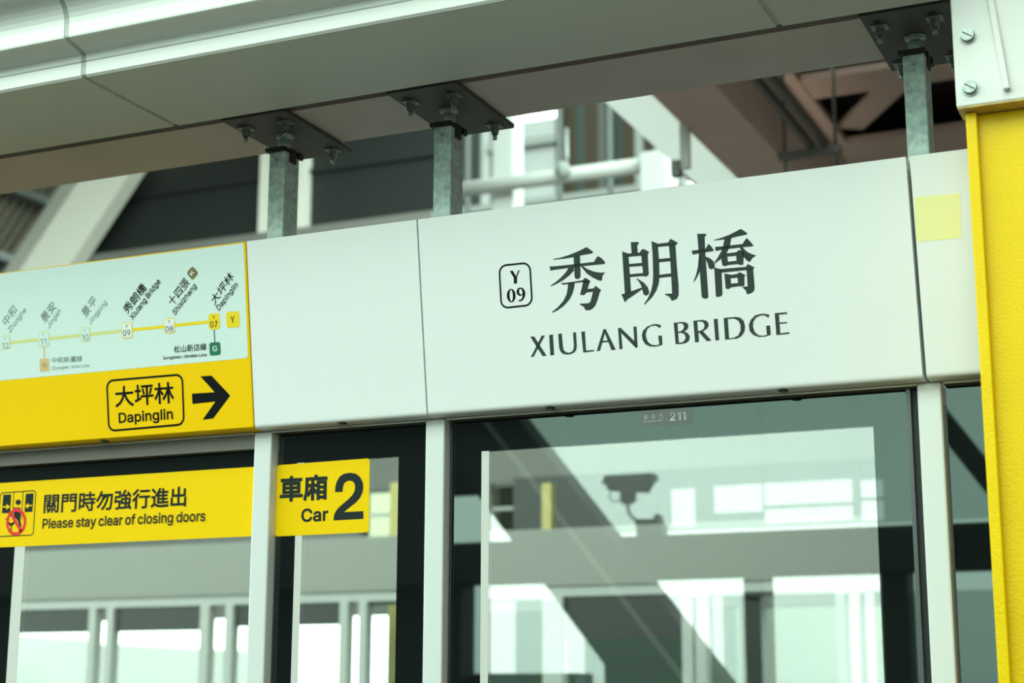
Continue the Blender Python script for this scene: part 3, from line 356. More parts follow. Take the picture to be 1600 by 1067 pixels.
ART = json.loads("""{"way":[["大坪林",[-0.8775,0.0787],[0.1792,-0.001],[0.0001,0.0534],13,0],["Dapinglin",[-0.8684,0.0388],[0.1645,-0.0002],[0.0,0.0259],34,0]],"wayframe":[[-0.9034,0.1506],[-0.669,0.1493],[-0.6699,0.0204],[-0.9025,0.0185]],"arrow":[[-0.6185,0.1378],[-0.5856,0.1371],[-0.5338,0.0843],[-0.5861,0.032],[-0.617,0.0307],[-0.5776,0.0728],[-0.6447,0.0716],[-0.6454,0.0971],[-0.5784,0.0957]],"face":[[-1.2318,0.4584],[-0.4738,0.4532],[-0.4798,0.1716],[-1.2431,0.1751]],"line":[[-1.2222,0.273],[-1.0945,0.2726],[-0.9636,0.272],[-0.8321,0.2703],[-0.7037,0.2706],[-0.571,0.2698]],"st":[["07",[[-0.5877,0.2895],[-0.5549,0.289],[-0.555,0.2494],[-0.5878,0.2498]],["Y",[-0.5752,0.2754],[0.0075,-0.0001],[0.0002,0.0089],6,0],["07",[-0.5834,0.2552],[0.0224,-0.0002],[-0.0004,0.015],4,0]],["08",[[-0.7199,0.2909],[-0.6871,0.2904],[-0.6871,0.2509],[-0.7199,0.2513]],["Y",[-0.7077,0.2762],[0.0077,0.0001],[0.0001,0.0085],6,0],["08",[-0.7163,0.256],[0.0238,-0.0005],[0.0004,0.0141],4,0]],["09",[[-0.8494,0.2914],[-0.8155,0.2908],[-0.8154,0.2495],[-0.8493,0.2499]],["Y",[-0.8376,0.2757],[0.0088,0.0],[-0.0002,0.0093],6,0],["09",[-0.8447,0.2569],[0.0227,-0.0005],[-0.0002,0.0148],6,0]],["10",[[-0.979,0.2903],[-0.9472,0.2898],[-0.9471,0.2526],[-0.9788,0.253]],["Y",[-0.9672,0.2773],[0.007,-0.0001],[0.0001,0.0082],2,0],["10",[-0.9729,0.2571],[0.0212,-0.0003],[-0.0002,0.0148],2,0]],["11",[[-1.1128,0.2908],[-1.0768,0.2902],[-1.0765,0.2504],[-1.1125,0.2508]],["Y",[-1.0989,0.2781],[0.0071,-0.0001],[-0.0003,0.0078],2,0],["11",[-1.1051,0.2572],[0.0186,-0.0003],[-0.0003,0.015],2,0]],["12",[[-1.2403,0.2919],[-1.2047,0.2913],[-1.2044,0.2545],[-1.2399,0.2549]],["Y",[-1.2256,0.2785],[0.0073,-0.0001],[0.0003,0.0078],2,0],["12",[-1.2318,0.2583],[0.0222,-0.0006],[-0.0004,0.0139],2,0]]],"Ysq":[[-0.5355,0.2892],[-0.4977,0.2887],[-0.4974,0.2494],[-0.5357,0.25]],"Gsq":[[-0.5885,0.2184],[-0.556,0.2181],[-0.5561,0.186],[-0.5883,0.1861]],"Ksq":[[-0.6279,0.4128],[-0.611,0.3939],[-0.6297,0.3767],[-0.6469,0.3976]],"Osq":[[-1.1107,0.2208],[-1.0806,0.2203],[-1.0811,0.1873],[-1.1111,0.1879]],"gl":[[-0.5723,0.2492],[-0.5721,0.2175]],"ol":[[-1.0955,0.2497],[-1.0955,0.2203]],"Ytx":[["Y",[-0.5236,0.2612],[0.0127,-0.0001],[-0.0007,0.0164],12,0]],"Gtx":[["G",[-0.5789,0.1961],[0.0137,-0.0001],[0.0001,0.0131],14,0]],"Ktx":[["K",[-0.6301,0.3877],[0.008,0.0086],[-0.0069,0.0076],10,0]],"Otx":[["O",[-1.1017,0.1982],[0.0124,-0.0003],[0.0002,0.0111],8,0]],"bold":[["大坪林",[-0.567,0.3073],[0.0602,0.0634],[-0.0146,0.02],6,0],["Dapinglin",[-0.5561,0.2936],[0.0592,0.0573],[-0.0083,0.0116],22,0],["十四張",[-0.6913,0.3164],[0.0552,0.0533],[-0.0175,0.0196],6,0],["Shisizhang",[-0.6857,0.2942],[0.0679,0.0661],[-0.0086,0.0115],22,0],["秀朗橋",[-0.8284,0.3097],[0.063,0.0592],[-0.0174,0.0192],10,0],["Xiulang Bridge",[-0.8138,0.2938],[0.0898,0.0884],[-0.0098,0.0113],26,0],["松山新店線",[-0.6929,0.2018],[0.0964,-0.0009],[-0.0001,0.0178],6,0],["Songshan-Xindian Line",[-0.7266,0.188],[0.1302,-0.0018],[-0.0003,0.0076],22,0]],"pale":[["景平",[-0.9584,0.3111],[0.0395,0.0401],[-0.0164,0.0195],3,0],["Jingping",[-0.9446,0.295],[0.0539,0.0498],[-0.0074,0.0108],5,0],["景安",[-1.0898,0.31],[0.0409,0.0391],[-0.0169,0.0203],3,0],["Jingan",[-1.0765,0.2958],[0.0403,0.0412],[-0.0082,0.0107],5,0],["中和",[-1.2137,0.3135],[0.0373,0.0382],[-0.0177,0.0193],3,0],["Zhonghe",[-1.2039,0.2963],[0.0558,0.0528],[-0.0084,0.0116],5,0],["中和新蘆線",[-1.0716,0.206],[0.0968,-0.0029],[-0.0003,0.0154],3,0],["Zhonghe-Xinlu Line",[-1.0723,0.1896],[0.1186,-0.0019],[-0.0003,0.008],5,0]],"door":[["關門時勿強行進出",[-1.1512,1.9762],[0.4456,-0.0015],[0.0,0.0508],16,0],["Please stay clear of closing doors",[-1.1512,1.937],[0.5051,-0.0008],[0.0003,0.0256],30,0]],"car":[["車廂",[-0.4334,1.9728],[0.1333,-0.0007],[-0.0008,0.0628],26,0],["Car",[-0.3708,1.922],[0.0751,0.0],[-0.0007,0.0319],48,0]],"two":[[-0.2813,1.9223],[-0.2811,1.931],[-0.2791,1.9386],[-0.2742,1.9461],[-0.2667,1.9535],[-0.2558,1.9617],[-0.2428,1.9708],[-0.2321,1.9799],[-0.2261,1.9893],[-0.2242,1.9988],[-0.2262,2.0076],[-0.2319,2.0137],[-0.2396,2.0157],[-0.2484,2.0142],[-0.2549,2.0091],[-0.2574,2.0015],[-0.2584,1.9895],[-0.2793,1.9897],[-0.2788,2.0025],[-0.2755,2.014],[-0.2687,2.0254],[-0.2567,2.0325],[-0.2401,2.0345],[-0.2235,2.0311],[-0.2112,2.0223],[-0.2043,2.0104],[-0.2022,1.9987],[-0.2037,1.9863],[-0.2099,1.974],[-0.2206,1.963],[-0.2358,1.9531],[-0.2477,1.945],[-0.2531,1.941],[-0.2008,1.941],[-0.2003,1.9228]],"n211":[["緊急門",[0.5042,2.1137],[0.0448,-0.0004],[0.0,0.0102],8,0.75],[":",[0.5546,2.1118],[0.0025,0.0],[0.0001,0.0067],8,0],["211",[0.5652,2.1062],[0.0364,0.0001],[0.0003,0.0181],40,0],["Emergency door",[0.5044,2.1065],[0.0445,0.001],[-0.0001,0.0037],4,0]],"n211box":[[0.4984,2.134],[0.6136,2.1305],[0.6133,2.0959],[0.4981,2.0985]],"carbox":[[-0.4503,2.0637],[-0.187,2.0662],[-0.185,1.8907],[-0.4493,1.8902]],"pframe":[[-1.2985,2.0384],[-1.1785,2.039],[-1.1784,1.9204],[-1.2983,1.9207]],"pdark":[[[-1.2876,2.0321],[-1.2611,2.0316],[-1.2606,1.9829],[-1.2881,1.9831]],[[-1.2126,2.0308],[-1.1866,2.0311],[-1.187,1.9825],[-1.213,1.9827]],[[-1.251,1.9966],[-1.2271,1.9959],[-1.224,1.9784],[-1.2256,1.9635],[-1.2201,1.9482],[-1.2224,1.9389],[-1.2338,1.9619],[-1.2453,1.9718],[-1.2492,1.9833]],[[-1.2761,1.9684],[-1.269,1.969],[-1.2634,1.9594],[-1.2535,1.9552],[-1.2468,1.9606],[-1.2427,1.9547],[-1.2516,1.9476],[-1.2505,1.9344],[-1.2546,1.9345],[-1.2551,1.9468],[-1.2641,1.9537]],[[-1.2536,2.0362],[-1.2514,2.0361],[-1.2511,1.9947],[-1.2535,1.9948]],[[-1.2233,2.036],[-1.2209,2.0359],[-1.2201,1.9632],[-1.2223,1.9633]]],"phead":[[-1.2359,2.0098],[-1.2268,2.0097],[-1.2365,2.017]],"parrow":[[[-1.2861,2.0016],[-1.2736,2.0014],[-1.2741,2.0071],[-1.2612,1.999],[-1.2737,1.9914],[-1.2738,1.9976],[-1.2863,1.9978]],[[-1.1896,2.001],[-1.2014,2.0008],[-1.2012,2.0065],[-1.2131,1.9987],[-1.2014,1.991],[-1.2014,1.997],[-1.1898,1.9973]]],"pring":[[-1.2383,1.9583],[-1.2086,1.9586],[-1.2402,1.9905]],"pslash":[[-1.2602,1.9781],[-1.2522,1.9825],[-1.2162,1.9349],[-1.2228,1.9295]],"badge":[[0.2005,0.3291],[0.2804,0.3282],[0.2805,0.2282],[0.1999,0.2278]],"badgeY":[[0.228,0.3123],[0.2354,0.3125],[0.2426,0.2992],[0.2489,0.3114],[0.2527,0.3122],[0.2448,0.2962],[0.2442,0.2823],[0.2364,0.2826],[0.237,0.2963]],"badge0":[[[0.239,0.2562],[0.2384,0.2514],[0.2368,0.2471],[0.2344,0.2437],[0.2314,0.2415],[0.228,0.2408],[0.2246,0.2416],[0.2216,0.2439],[0.2193,0.2473],[0.2178,0.2517],[0.2173,0.2565],[0.2178,0.2613],[0.2194,0.2656],[0.2218,0.269],[0.2249,0.2711],[0.2282,0.2718],[0.2316,0.271],[0.2346,0.2688],[0.237,0.2653],[0.2385,0.261]],[[0.2321,0.2563],[0.2319,0.2522],[0.2313,0.2486],[0.2304,0.2457],[0.2293,0.2439],[0.228,0.2433],[0.2268,0.2439],[0.2257,0.2458],[0.2248,0.2487],[0.2243,0.2523],[0.2241,0.2564],[0.2243,0.2604],[0.2249,0.264],[0.2258,0.2669],[0.227,0.2687],[0.2282,0.2694],[0.2295,0.2687],[0.2306,0.2668],[0.2314,0.2639],[0.232,0.2603]]],"badge9":[[[0.2416,0.262],[0.2421,0.2663],[0.2448,0.2703],[0.2489,0.2724],[0.2536,0.2722],[0.2581,0.27],[0.2616,0.2656],[0.263,0.2593],[0.2621,0.2527],[0.2593,0.2468],[0.2544,0.2424],[0.2489,0.2408],[0.245,0.2424],[0.2455,0.2441],[0.2498,0.2444],[0.2533,0.2468],[0.2556,0.2508],[0.2562,0.2551],[0.2517,0.2533],[0.2471,0.2541],[0.2433,0.2573]],[[0.2479,0.2632],[0.2489,0.2681],[0.2521,0.2698],[0.2552,0.2668],[0.2563,0.2618],[0.2557,0.2576],[0.2526,0.256],[0.2494,0.2582]]],"hanzi":[[[[0.3351,0.3288],[0.3512,0.3293],[0.376,0.3337],[0.3989,0.34],[0.417,0.3465],[0.425,0.3407],[0.4324,0.3338],[0.4303,0.3311],[0.4019,0.3292],[0.3849,0.3272],[0.3604,0.3262],[0.3368,0.3266]]],[[[0.385,0.3284],[0.4005,0.3302],[0.399,0.284],[0.3972,0.2793],[0.3911,0.277],[0.3856,0.2798],[0.3845,0.2855]]],[[[0.3259,0.3126],[0.3368,0.3118],[0.3839,0.3115],[0.4324,0.3117],[0.4355,0.316],[0.4425,0.324],[0.4513,0.3179],[0.4573,0.3111],[0.4589,0.3066],[0.4578,0.3045],[0.4504,0.3045],[0.4004,0.3052],[0.3684,0.3043],[0.3363,0.3036],[0.3277,0.3027]]],[[[0.3713,0.3044],[0.3836,0.3057],[0.384,0.2978],[0.3711,0.2869],[0.3555,0.2779],[0.338,0.2709],[0.3269,0.2679],[0.3256,0.2695],[0.3384,0.2761],[0.3522,0.2853],[0.3641,0.2955]]],[[[0.4012,0.3044],[0.4059,0.3052],[0.4166,0.2971],[0.431,0.2904],[0.4456,0.2863],[0.4575,0.2859],[0.451,0.2788],[0.4484,0.2677],[0.4408,0.2694],[0.4265,0.2778],[0.4141,0.2877]]],[[[0.3518,0.273],[0.3588,0.272],[0.3852,0.2728],[0.4039,0.2739],[0.4089,0.2787],[0.4152,0.2754],[0.4217,0.2699],[0.4173,0.2647],[0.4036,0.2696],[0.3849,0.2692],[0.3558,0.2682],[0.3527,0.2698]]],[[[0.3682,0.2714],[0.3842,0.2715],[0.3826,0.2612],[0.3779,0.2477],[0.3696,0.2345],[0.3556,0.2218],[0.34,0.2128],[0.3255,0.208],[0.325,0.2098],[0.3404,0.2197],[0.3544,0.2324],[0.3628,0.2456],[0.3665,0.2593]]],[[[0.4043,0.2737],[0.4203,0.2688],[0.4171,0.2613],[0.4127,0.2513],[0.4094,0.2437],[0.4045,0.2402],[0.3962,0.2415],[0.3955,0.2442],[0.4011,0.2594]]],[[[0.4114,0.2517],[0.4137,0.2532],[0.4286,0.2532],[0.4327,0.2587],[0.4458,0.2473],[0.4418,0.2428],[0.4362,0.2281],[0.4298,0.2148],[0.4219,0.2077],[0.4144,0.2055],[0.4052,0.2067],[0.4028,0.2139],[0.393,0.2204],[0.3937,0.2224],[0.4061,0.2214],[0.4154,0.2217],[0.4194,0.2262],[0.4259,0.2456],[0.4095,0.2456]]],[[[0.5216,0.3462],[0.5378,0.3448],[0.5409,0.3424],[0.5397,0.3399],[0.5365,0.3385],[0.5362,0.3196],[0.522,0.3194]]],[[[0.5003,0.3281],[0.5145,0.3214],[0.5152,0.2364],[0.5003,0.231]]],[[[0.5118,0.3217],[0.5408,0.3211],[0.5461,0.3275],[0.5521,0.3273],[0.5624,0.3202],[0.5613,0.3169],[0.559,0.3154],[0.5439,0.3136],[0.514,0.3142]]],[[[0.5437,0.3153],[0.5591,0.3168],[0.5584,0.2716],[0.5562,0.2684],[0.5507,0.2669],[0.5458,0.2686]]],[[[0.5139,0.2985],[0.5452,0.2979],[0.5448,0.2911],[0.5138,0.2921]]],[[[0.5142,0.2758],[0.5468,0.2754],[0.5469,0.2689],[0.5143,0.2692]]],[[[0.4923,0.2338],[0.5014,0.2346],[0.5153,0.2381],[0.5402,0.2439],[0.5414,0.2404],[0.5211,0.2289],[0.5041,0.2202],[0.502,0.2163],[0.4987,0.2161]]],[[[0.5285,0.2644],[0.5325,0.264],[0.5463,0.254],[0.5545,0.2429],[0.5569,0.2323],[0.5549,0.227],[0.5488,0.2249],[0.5436,0.2285],[0.5418,0.2355],[0.5395,0.2478],[0.5339,0.2587]]],[[[0.5694,0.3435],[0.5833,0.3363],[0.5838,0.3308],[0.5842,0.2964],[0.5824,0.2623],[0.5801,0.2489],[0.5737,0.2341],[0.562,0.2198],[0.5506,0.2107],[0.5445,0.2057],[0.5433,0.2076],[0.5529,0.219],[0.5611,0.2336],[0.5662,0.2503],[0.5685,0.2706],[0.5702,0.3151]]],[[[0.5806,0.3359],[0.6074,0.3359],[0.6133,0.3438],[0.6295,0.333],[0.6266,0.3292],[0.6087,0.3281],[0.5828,0.3288]]],[[[0.6086,0.3315],[0.6237,0.3316],[0.6235,0.2838],[0.6247,0.241],[0.6235,0.219],[0.6185,0.211],[0.6068,0.2079],[0.6045,0.2141],[0.5996,0.2196],[0.5923,0.2227],[0.5937,0.2247],[0.6088,0.2242],[0.6091,0.2426],[0.6096,0.2938]]],[[[0.5828,0.3024],[0.6096,0.302],[0.6096,0.2946],[0.5832,0.2948]]],[[[0.5817,0.2676],[0.6096,0.2681],[0.6098,0.2609],[0.5816,0.2611]]],[[[0.6741,0.3476],[0.6926,0.3456],[0.6949,0.3429],[0.6934,0.3406],[0.6904,0.3393],[0.6895,0.3019],[0.6898,0.2693],[0.6899,0.2091],[0.6871,0.2061],[0.6812,0.2054],[0.6763,0.208],[0.6749,0.2122],[0.6745,0.2545],[0.675,0.3034]]],[[[0.6593,0.3125],[0.6903,0.3129],[0.6931,0.3162],[0.6983,0.3237],[0.704,0.3166],[0.7085,0.3088],[0.7078,0.3061],[0.6898,0.3054],[0.6609,0.3036]]],[[[0.6748,0.3002],[0.6806,0.2947],[0.6773,0.2706],[0.6724,0.2613],[0.6667,0.2521],[0.6603,0.2442],[0.659,0.2455],[0.6655,0.2587],[0.6709,0.2761]]],[[[0.6883,0.2963],[0.6933,0.2949],[0.7013,0.29],[0.7068,0.2838],[0.709,0.2754],[0.7079,0.269],[0.6998,0.2673],[0.6953,0.2703],[0.6931,0.2803],[0.6903,0.2879]]],[[[0.71,0.3303],[0.7244,0.3323],[0.7448,0.3373],[0.7618,0.3435],[0.7712,0.3473],[0.7791,0.342],[0.786,0.3351],[0.7843,0.3337],[0.7626,0.3316],[0.7442,0.3292],[0.7241,0.3285],[0.7107,0.3289]]],[[[0.7343,0.3303],[0.7497,0.3314],[0.7453,0.3137],[0.7371,0.2984],[0.7247,0.2884],[0.709,0.279],[0.7079,0.2807],[0.7184,0.2939],[0.7286,0.309]]],[[[0.7118,0.3149],[0.7181,0.3146],[0.7448,0.3146],[0.7731,0.3147],[0.7776,0.3207],[0.783,0.3266],[0.7913,0.3168],[0.7973,0.3081],[0.794,0.3071],[0.7676,0.3073],[0.7377,0.3073],[0.7125,0.3059]]],[[[0.7667,0.3073],[0.7726,0.3078],[0.7817,0.2968],[0.7912,0.291],[0.8016,0.2867],[0.7931,0.2827],[0.7858,0.2738],[0.7788,0.2794],[0.7728,0.2881]]],[[[0.7266,0.2914],[0.7303,0.2975],[0.737,0.2981],[0.7587,0.2985],[0.7643,0.3031],[0.7703,0.2997],[0.7754,0.2959],[0.7716,0.2705],[0.7666,0.2697],[0.7585,0.2727],[0.7378,0.2727],[0.7301,0.2708],[0.7253,0.2737],[0.7242,0.2868]],[[0.7382,0.291],[0.7383,0.2801],[0.7574,0.2801],[0.7573,0.2906]]],[[[0.7071,0.2707],[0.723,0.265],[0.7216,0.2125],[0.7191,0.2079],[0.7106,0.2063],[0.7066,0.2083]]],[[[0.7149,0.2673],[0.7214,0.266],[0.777,0.2651],[0.7815,0.2707],[0.7957,0.2619],[0.7947,0.2597],[0.7922,0.2587],[0.7773,0.2578],[0.7209,0.2579]]],[[[0.7779,0.261],[0.7926,0.2603],[0.793,0.2184],[0.7914,0.2122],[0.7853,0.2079],[0.7753,0.2057],[0.7734,0.2139],[0.7662,0.2224],[0.7691,0.223],[0.7778,0.2231]]],[[[0.7287,0.2558],[0.7437,0.2511],[0.7571,0.2518],[0.7623,0.2553],[0.7752,0.2472],[0.7723,0.2446],[0.7712,0.2254],[0.7667,0.2239],[0.7585,0.2251],[0.7419,0.2243],[0.735,0.2209],[0.7293,0.2231]],[[0.7419,0.2437],[0.7421,0.2323],[0.7573,0.2324],[0.7573,0.2437]]]],"roman":[[[[0.2689,0.1592],[0.2788,0.1589],[0.306,0.1134],[0.2963,0.1132]]],[[[0.2969,0.1591],[0.305,0.1592],[0.2742,0.1136],[0.2673,0.1132]]],[[[0.3151,0.1591],[0.3243,0.1595],[0.3243,0.1133],[0.3151,0.1131]]],[[[0.3371,0.1596],[0.3458,0.16],[0.3466,0.1318],[0.3479,0.1228],[0.3531,0.1174],[0.3597,0.1157],[0.3665,0.1167],[0.3708,0.1209],[0.3729,0.1296],[0.3727,0.1594],[0.3799,0.1598],[0.3798,0.129],[0.3782,0.1212],[0.3734,0.1154],[0.3658,0.1123],[0.3552,0.1117],[0.3459,0.1141],[0.3399,0.1199],[0.3374,0.1286]]],[[[0.3925,0.1593],[0.4011,0.1599],[0.4013,0.117],[0.4203,0.1168],[0.4205,0.1138],[0.3943,0.113]]],[[[0.445,0.1602],[0.4505,0.1581],[0.4341,0.1141],[0.4261,0.1135]]],[[[0.445,0.1602],[0.4506,0.1606],[0.4711,0.1131],[0.4612,0.1128]]],[[[0.4417,0.1349],[0.4573,0.1353],[0.4581,0.1319],[0.44,0.1313]]],[[[0.4795,0.16],[0.4861,0.1501],[0.487,0.1137],[0.4798,0.1132]]],[[[0.4795,0.16],[0.4857,0.1602],[0.5158,0.1282],[0.5222,0.1135],[0.5179,0.1131],[0.4847,0.1502]]],[[[0.5155,0.1597],[0.5227,0.1601],[0.5222,0.1135],[0.5151,0.1176]]],[[[0.5793,0.1577],[0.5763,0.1509],[0.5721,0.1547],[0.5652,0.158],[0.5551,0.1576],[0.547,0.1519],[0.5429,0.1423],[0.5433,0.1335],[0.5467,0.1236],[0.5544,0.1172],[0.5643,0.115],[0.5721,0.1162],[0.5711,0.135],[0.5794,0.1352],[0.5795,0.115],[0.5723,0.1133],[0.5621,0.1123],[0.5501,0.1137],[0.5403,0.1193],[0.5348,0.1285],[0.5336,0.1402],[0.5372,0.1495],[0.5469,0.1573],[0.5593,0.1611],[0.5695,0.1611]]],[[[0.6081,0.1602],[0.6271,0.1604],[0.637,0.1582],[0.641,0.1531],[0.6401,0.1464],[0.6358,0.1415],[0.6301,0.1393],[0.6378,0.1356],[0.6425,0.1281],[0.6402,0.1188],[0.6319,0.1137],[0.6219,0.1132],[0.6094,0.1135]],[[0.6166,0.1577],[0.625,0.1577],[0.6297,0.1546],[0.631,0.1492],[0.628,0.1433],[0.6218,0.1404],[0.6168,0.1401]],[[0.6168,0.1374],[0.6246,0.1371],[0.6313,0.1329],[0.6328,0.1261],[0.6299,0.1196],[0.6245,0.1163],[0.6168,0.1164]]],[[[0.6526,0.1606],[0.6728,0.1607],[0.6816,0.1584],[0.6861,0.1528],[0.6861,0.1471],[0.6823,0.1408],[0.6726,0.1365],[0.6903,0.1145],[0.6799,0.114],[0.6637,0.1344],[0.6625,0.1346],[0.6621,0.114],[0.6534,0.1138]],[[0.6614,0.1579],[0.6706,0.1574],[0.6759,0.1537],[0.6771,0.1479],[0.6745,0.1415],[0.6683,0.1379],[0.6614,0.1377]]],[[[0.6984,0.1599],[0.7069,0.1602],[0.7074,0.1143],[0.6989,0.1139]]],[[[0.7206,0.1605],[0.7473,0.1604],[0.7568,0.1578],[0.764,0.1505],[0.7663,0.139],[0.7644,0.1279],[0.7579,0.119],[0.7479,0.1139],[0.7206,0.1138]],[[0.7295,0.1574],[0.7432,0.1571],[0.7525,0.1516],[0.7566,0.1418],[0.7558,0.1305],[0.7503,0.1207],[0.7403,0.1162],[0.7296,0.1162]]],[[[0.8209,0.1581],[0.818,0.1516],[0.8144,0.1553],[0.8088,0.1581],[0.7992,0.158],[0.7913,0.1546],[0.785,0.1468],[0.7833,0.1366],[0.7863,0.125],[0.7944,0.1168],[0.8039,0.1151],[0.8124,0.1162],[0.812,0.1355],[0.8206,0.1357],[0.8207,0.1155],[0.8075,0.1129],[0.7941,0.1131],[0.783,0.1184],[0.7759,0.1269],[0.7745,0.1402],[0.7795,0.151],[0.7897,0.1595],[0.8014,0.1618],[0.811,0.1613]]],[[[0.8325,0.1606],[0.8595,0.1602],[0.8588,0.1563],[0.8414,0.1566],[0.8413,0.1398],[0.8576,0.1396],[0.8578,0.1368],[0.8415,0.1368],[0.8416,0.1168],[0.8606,0.118],[0.8605,0.1142],[0.8328,0.1141]]]],"pst":[[1.1398,0.3713],[1.2321,0.368],[1.2276,0.2768],[1.138,0.2788]]}""")


def contour_area(r):
    return sum(r[i][0] * r[(i + 1) % len(r)][1] - r[(i + 1) % len(r)][0] * r[i][1] for i in range(len(r))) / 2

def inside(p, r):
    c = False
    for i in range(len(r)):
        a, b = r[i], r[i - 1]
        if (a[1] > p[1]) != (b[1] > p[1]) and p[0] < (b[0] - a[0]) * (p[1] - a[1]) / (b[1] - a[1]) + a[0]:
            c = not c
    return c

def lettering(mb, entry, fr, off=0.0005):
    """one line of text: ink box fitted onto origin o, along u, height v"""
    text, o, u, v, bold, spread = entry
    glyphs = []
    x = 0.0
    cjk = ord(text[0]) > 0x2000
    for ch in text:
        if ch == ' ':
            x += 150
            continue
        adv, cs = GLYPHS[ch]
        if cjk:
            adv = 840
        rings = [[(c[i] + x, c[i + 1]) for i in range(0, len(c), 2)] for c in cs]
        glyphs.append(rings)
        x += adv * (1 + spread)
    fat = bold * (2.4 if cjk else 1) * 0.45
    xs = [p[0] for g in glyphs for r in g for p in r]
    ys = [p[1] for g in glyphs for r in g for p in r]
    x0, x1 = min(xs) - fat, max(xs) + fat
    if cjk:
        y0, y1 = min(ys) - fat, max(ys) + fat
    elif text == ':':
        y0, y1 = min(ys), max(ys)
    else:
        y0, y1 = -bold * 0.45, 509 + bold * 0.45
    O, Uv, Vv = Vector(o), Vector(u), Vector(v)
    def mp(p):
        q = O + Uv * ((p[0] - x0) / (x1 - x0)) + Vv * ((p[1] - y0) / (y1 - y0))
        return (q.x, q.y)
    for g in glyphs:
        outer = [r for r in g if contour_area(r) > 0]
        holes = [r for r in g if contour_area(r) <= 0]
        sets = [[r] for r in outer]
        for h in holes:
            best = None
            for s in sets:
                if inside(h[0], s[0]) and (best is None or abs(contour_area(s[0])) < abs(contour_area(best[0]))):
                    best = s
            if best:
                best.append(h)
        for s in sets:
            mb.flat([[mp(p) for p in r] for r in s], fr, off)
            if not fat:
                continue
            for r in s:                       # thicken: a band along every edge of the outline
                for i in range(len(r)):
                    a, c = Vector(r[i - 1]), Vector(r[i])
                    d = c - a
                    if d.length < 1e-6:
                        continue
                    d.normalize()
                    n = Vector((-d.y, d.x)) * fat
                    e = d * fat * 0.6
                    q = [a - e + n, a - e - n, c + e - n, c + e + n]
                    mb.k = getattr(mb, 'k', 0) + 1
                    fc = mb.b.faces.new([mb.b.verts.new(fr(*mp(p), off + 1.5e-6 * mb.k)) for p in q])
                    fc.normal_update()
                    if fc.normal.dot(fr(0, 0, 1) - fr(0, 0, 0)) < 0:
                        fc.normal_flip()

def rounded(quad, r, n=6, inset=0.0):
    """rounded rectangle on four corner points TL TR BR BL"""
    q = [Vector(p) for p in quad]
    c = sum(q, Vector((0, 0))) / 4
    out = []
    for i in range(4):
        p, a, b = q[i], q[i - 1], q[(i + 1) % 4]
        ea, eb = (a - p).normalized(), (b - p).normalized()
        p = p + (ea + eb) * inset
        rr = max(r - inset, 0.0002)
        ctr = p + (ea + eb) * rr
        for k in range(n + 1):
            t = math.pi / 2 * k / n
            out.append(tuple(ctr - eb * rr * math.cos(t) - ea * rr * math.sin(t)))
    return out

def ring_of(quad, r, w, mb, fr, off):
    mb.flat([rounded(quad, r), rounded(quad, r, inset=w)], fr, off)

# ------------------------------------------------------------------ setting
struct('floor', MB().box(-14, 9, -14, 0.2, -0.3, 0.0), M['concrete'], 'grey concrete platform floor in front of the screen doors')
struct('trim_1', MB().box(-40, 20, 0.2, 7.6, -1.6, -1.3), M['ballast'], 'concrete track bed between the two platforms')
struct('trim_2', MB().box(-40, 20, 7.6, 16, -0.3, 0.0), M['concrete'], 'far platform slab across the tracks')

# ------------------------------------------------------------------ header panels over the doors
def header_body(x0, x1, m, parent):
    rr = 0.010
    prof = [(Y_T, Z_T)]
    prof[0] = (Y_T + 0.0015, Z_T)
    front = [(Y_T, Z_T - 0.002)]
    # rounded lower edge
    base = header(0, rr * 1.05)
    arc = []
    for k in range(7):
        t = k / 6
        p0 = Vector((base.y, base.z)); p1 = Vector((Y_B, Z_B)) ; p2 = Vector((Y_B + rr * 1.05, Z_B - 0.0006))
        q = p0 * (1 - t) ** 2 + p1 * 2 * t * (1 - t) + p2 * t * t
        arc.append((q.x, q.y))
    prof = prof + front + arc + [(0.018, Z_B - 0.002), (0.018, Z_T)]
    return obj('panel_body', MB().prism(prof, x0, x1), m, parent)

def lock(parent, x):
    a = obj('lock', MB().cyl((x, -0.026, 2.1475), (x, -0.026, 2.1428), 0.0105, n=24), M['rubber'], parent)
    obj('lock_barrel', MB().cyl((x, -0.026, 2.1435), (x, -0.026, 2.1418), 0.0055, n=16), M['bolt'], a)

XJ = (-0.4693, 0.0, 1.1338)
hp_map = thing('line_map_panel', 'yellow header panel with a white route map strip and a black arrow', 'sign', (-1.1, 0, Z_B))
header_body(-2.6, XJ[0] - 0.002, M['yellow_edge'], hp_map)
lock(hp_map, -0.924)
fm = obj('map_face', MB().flat([[(-2.58, 0.1785)] + [(-0.4862, 0.1720), (-0.4805, 0.1735), (-0.4785, 0.179), (-0.4768, 0.4480), (-0.4785, 0.4525), (-0.482, 0.4535), (-2.58, 0.4568)]], header, 0.0004), M['map_face'], hp_map)
fy = obj('direction_face', MB().flat([[(-2.58, 0.004), (-0.4735, 0.004), (-0.4735, 0.1705), (-2.58, 0.1765)]], header, 0.0003), M['yellow'], hp_map)
A = ART
mb = MB(); ring_of(A['wayframe'], 0.0215, 0.0052, mb, header, 0.0008); obj('destination_frame', mb, M['black_ink'], fy)
mb = MB()
for e in A['way']: lettering(mb, e, header, 0.0008)
obj('destination_lettering', mb, M['black_ink'], fy)
obj('arrow', MB().flat([A['arrow']], header, 0.0008), M['black_ink'], fy)
def seg(p, q, w, off):
    p, q = Vector(p), Vector(q)
    n = (q - p).normalized(); n = Vector((-n.y, n.x)) * w / 2
    return [tuple(p + n), tuple(p - n), tuple(q - n), tuple(q + n)]
L = A['line']
obj('route_line', MB().flat([seg(L[3], L[5], 0.0082, 0)], header, 0.0008), M['line'], fm)
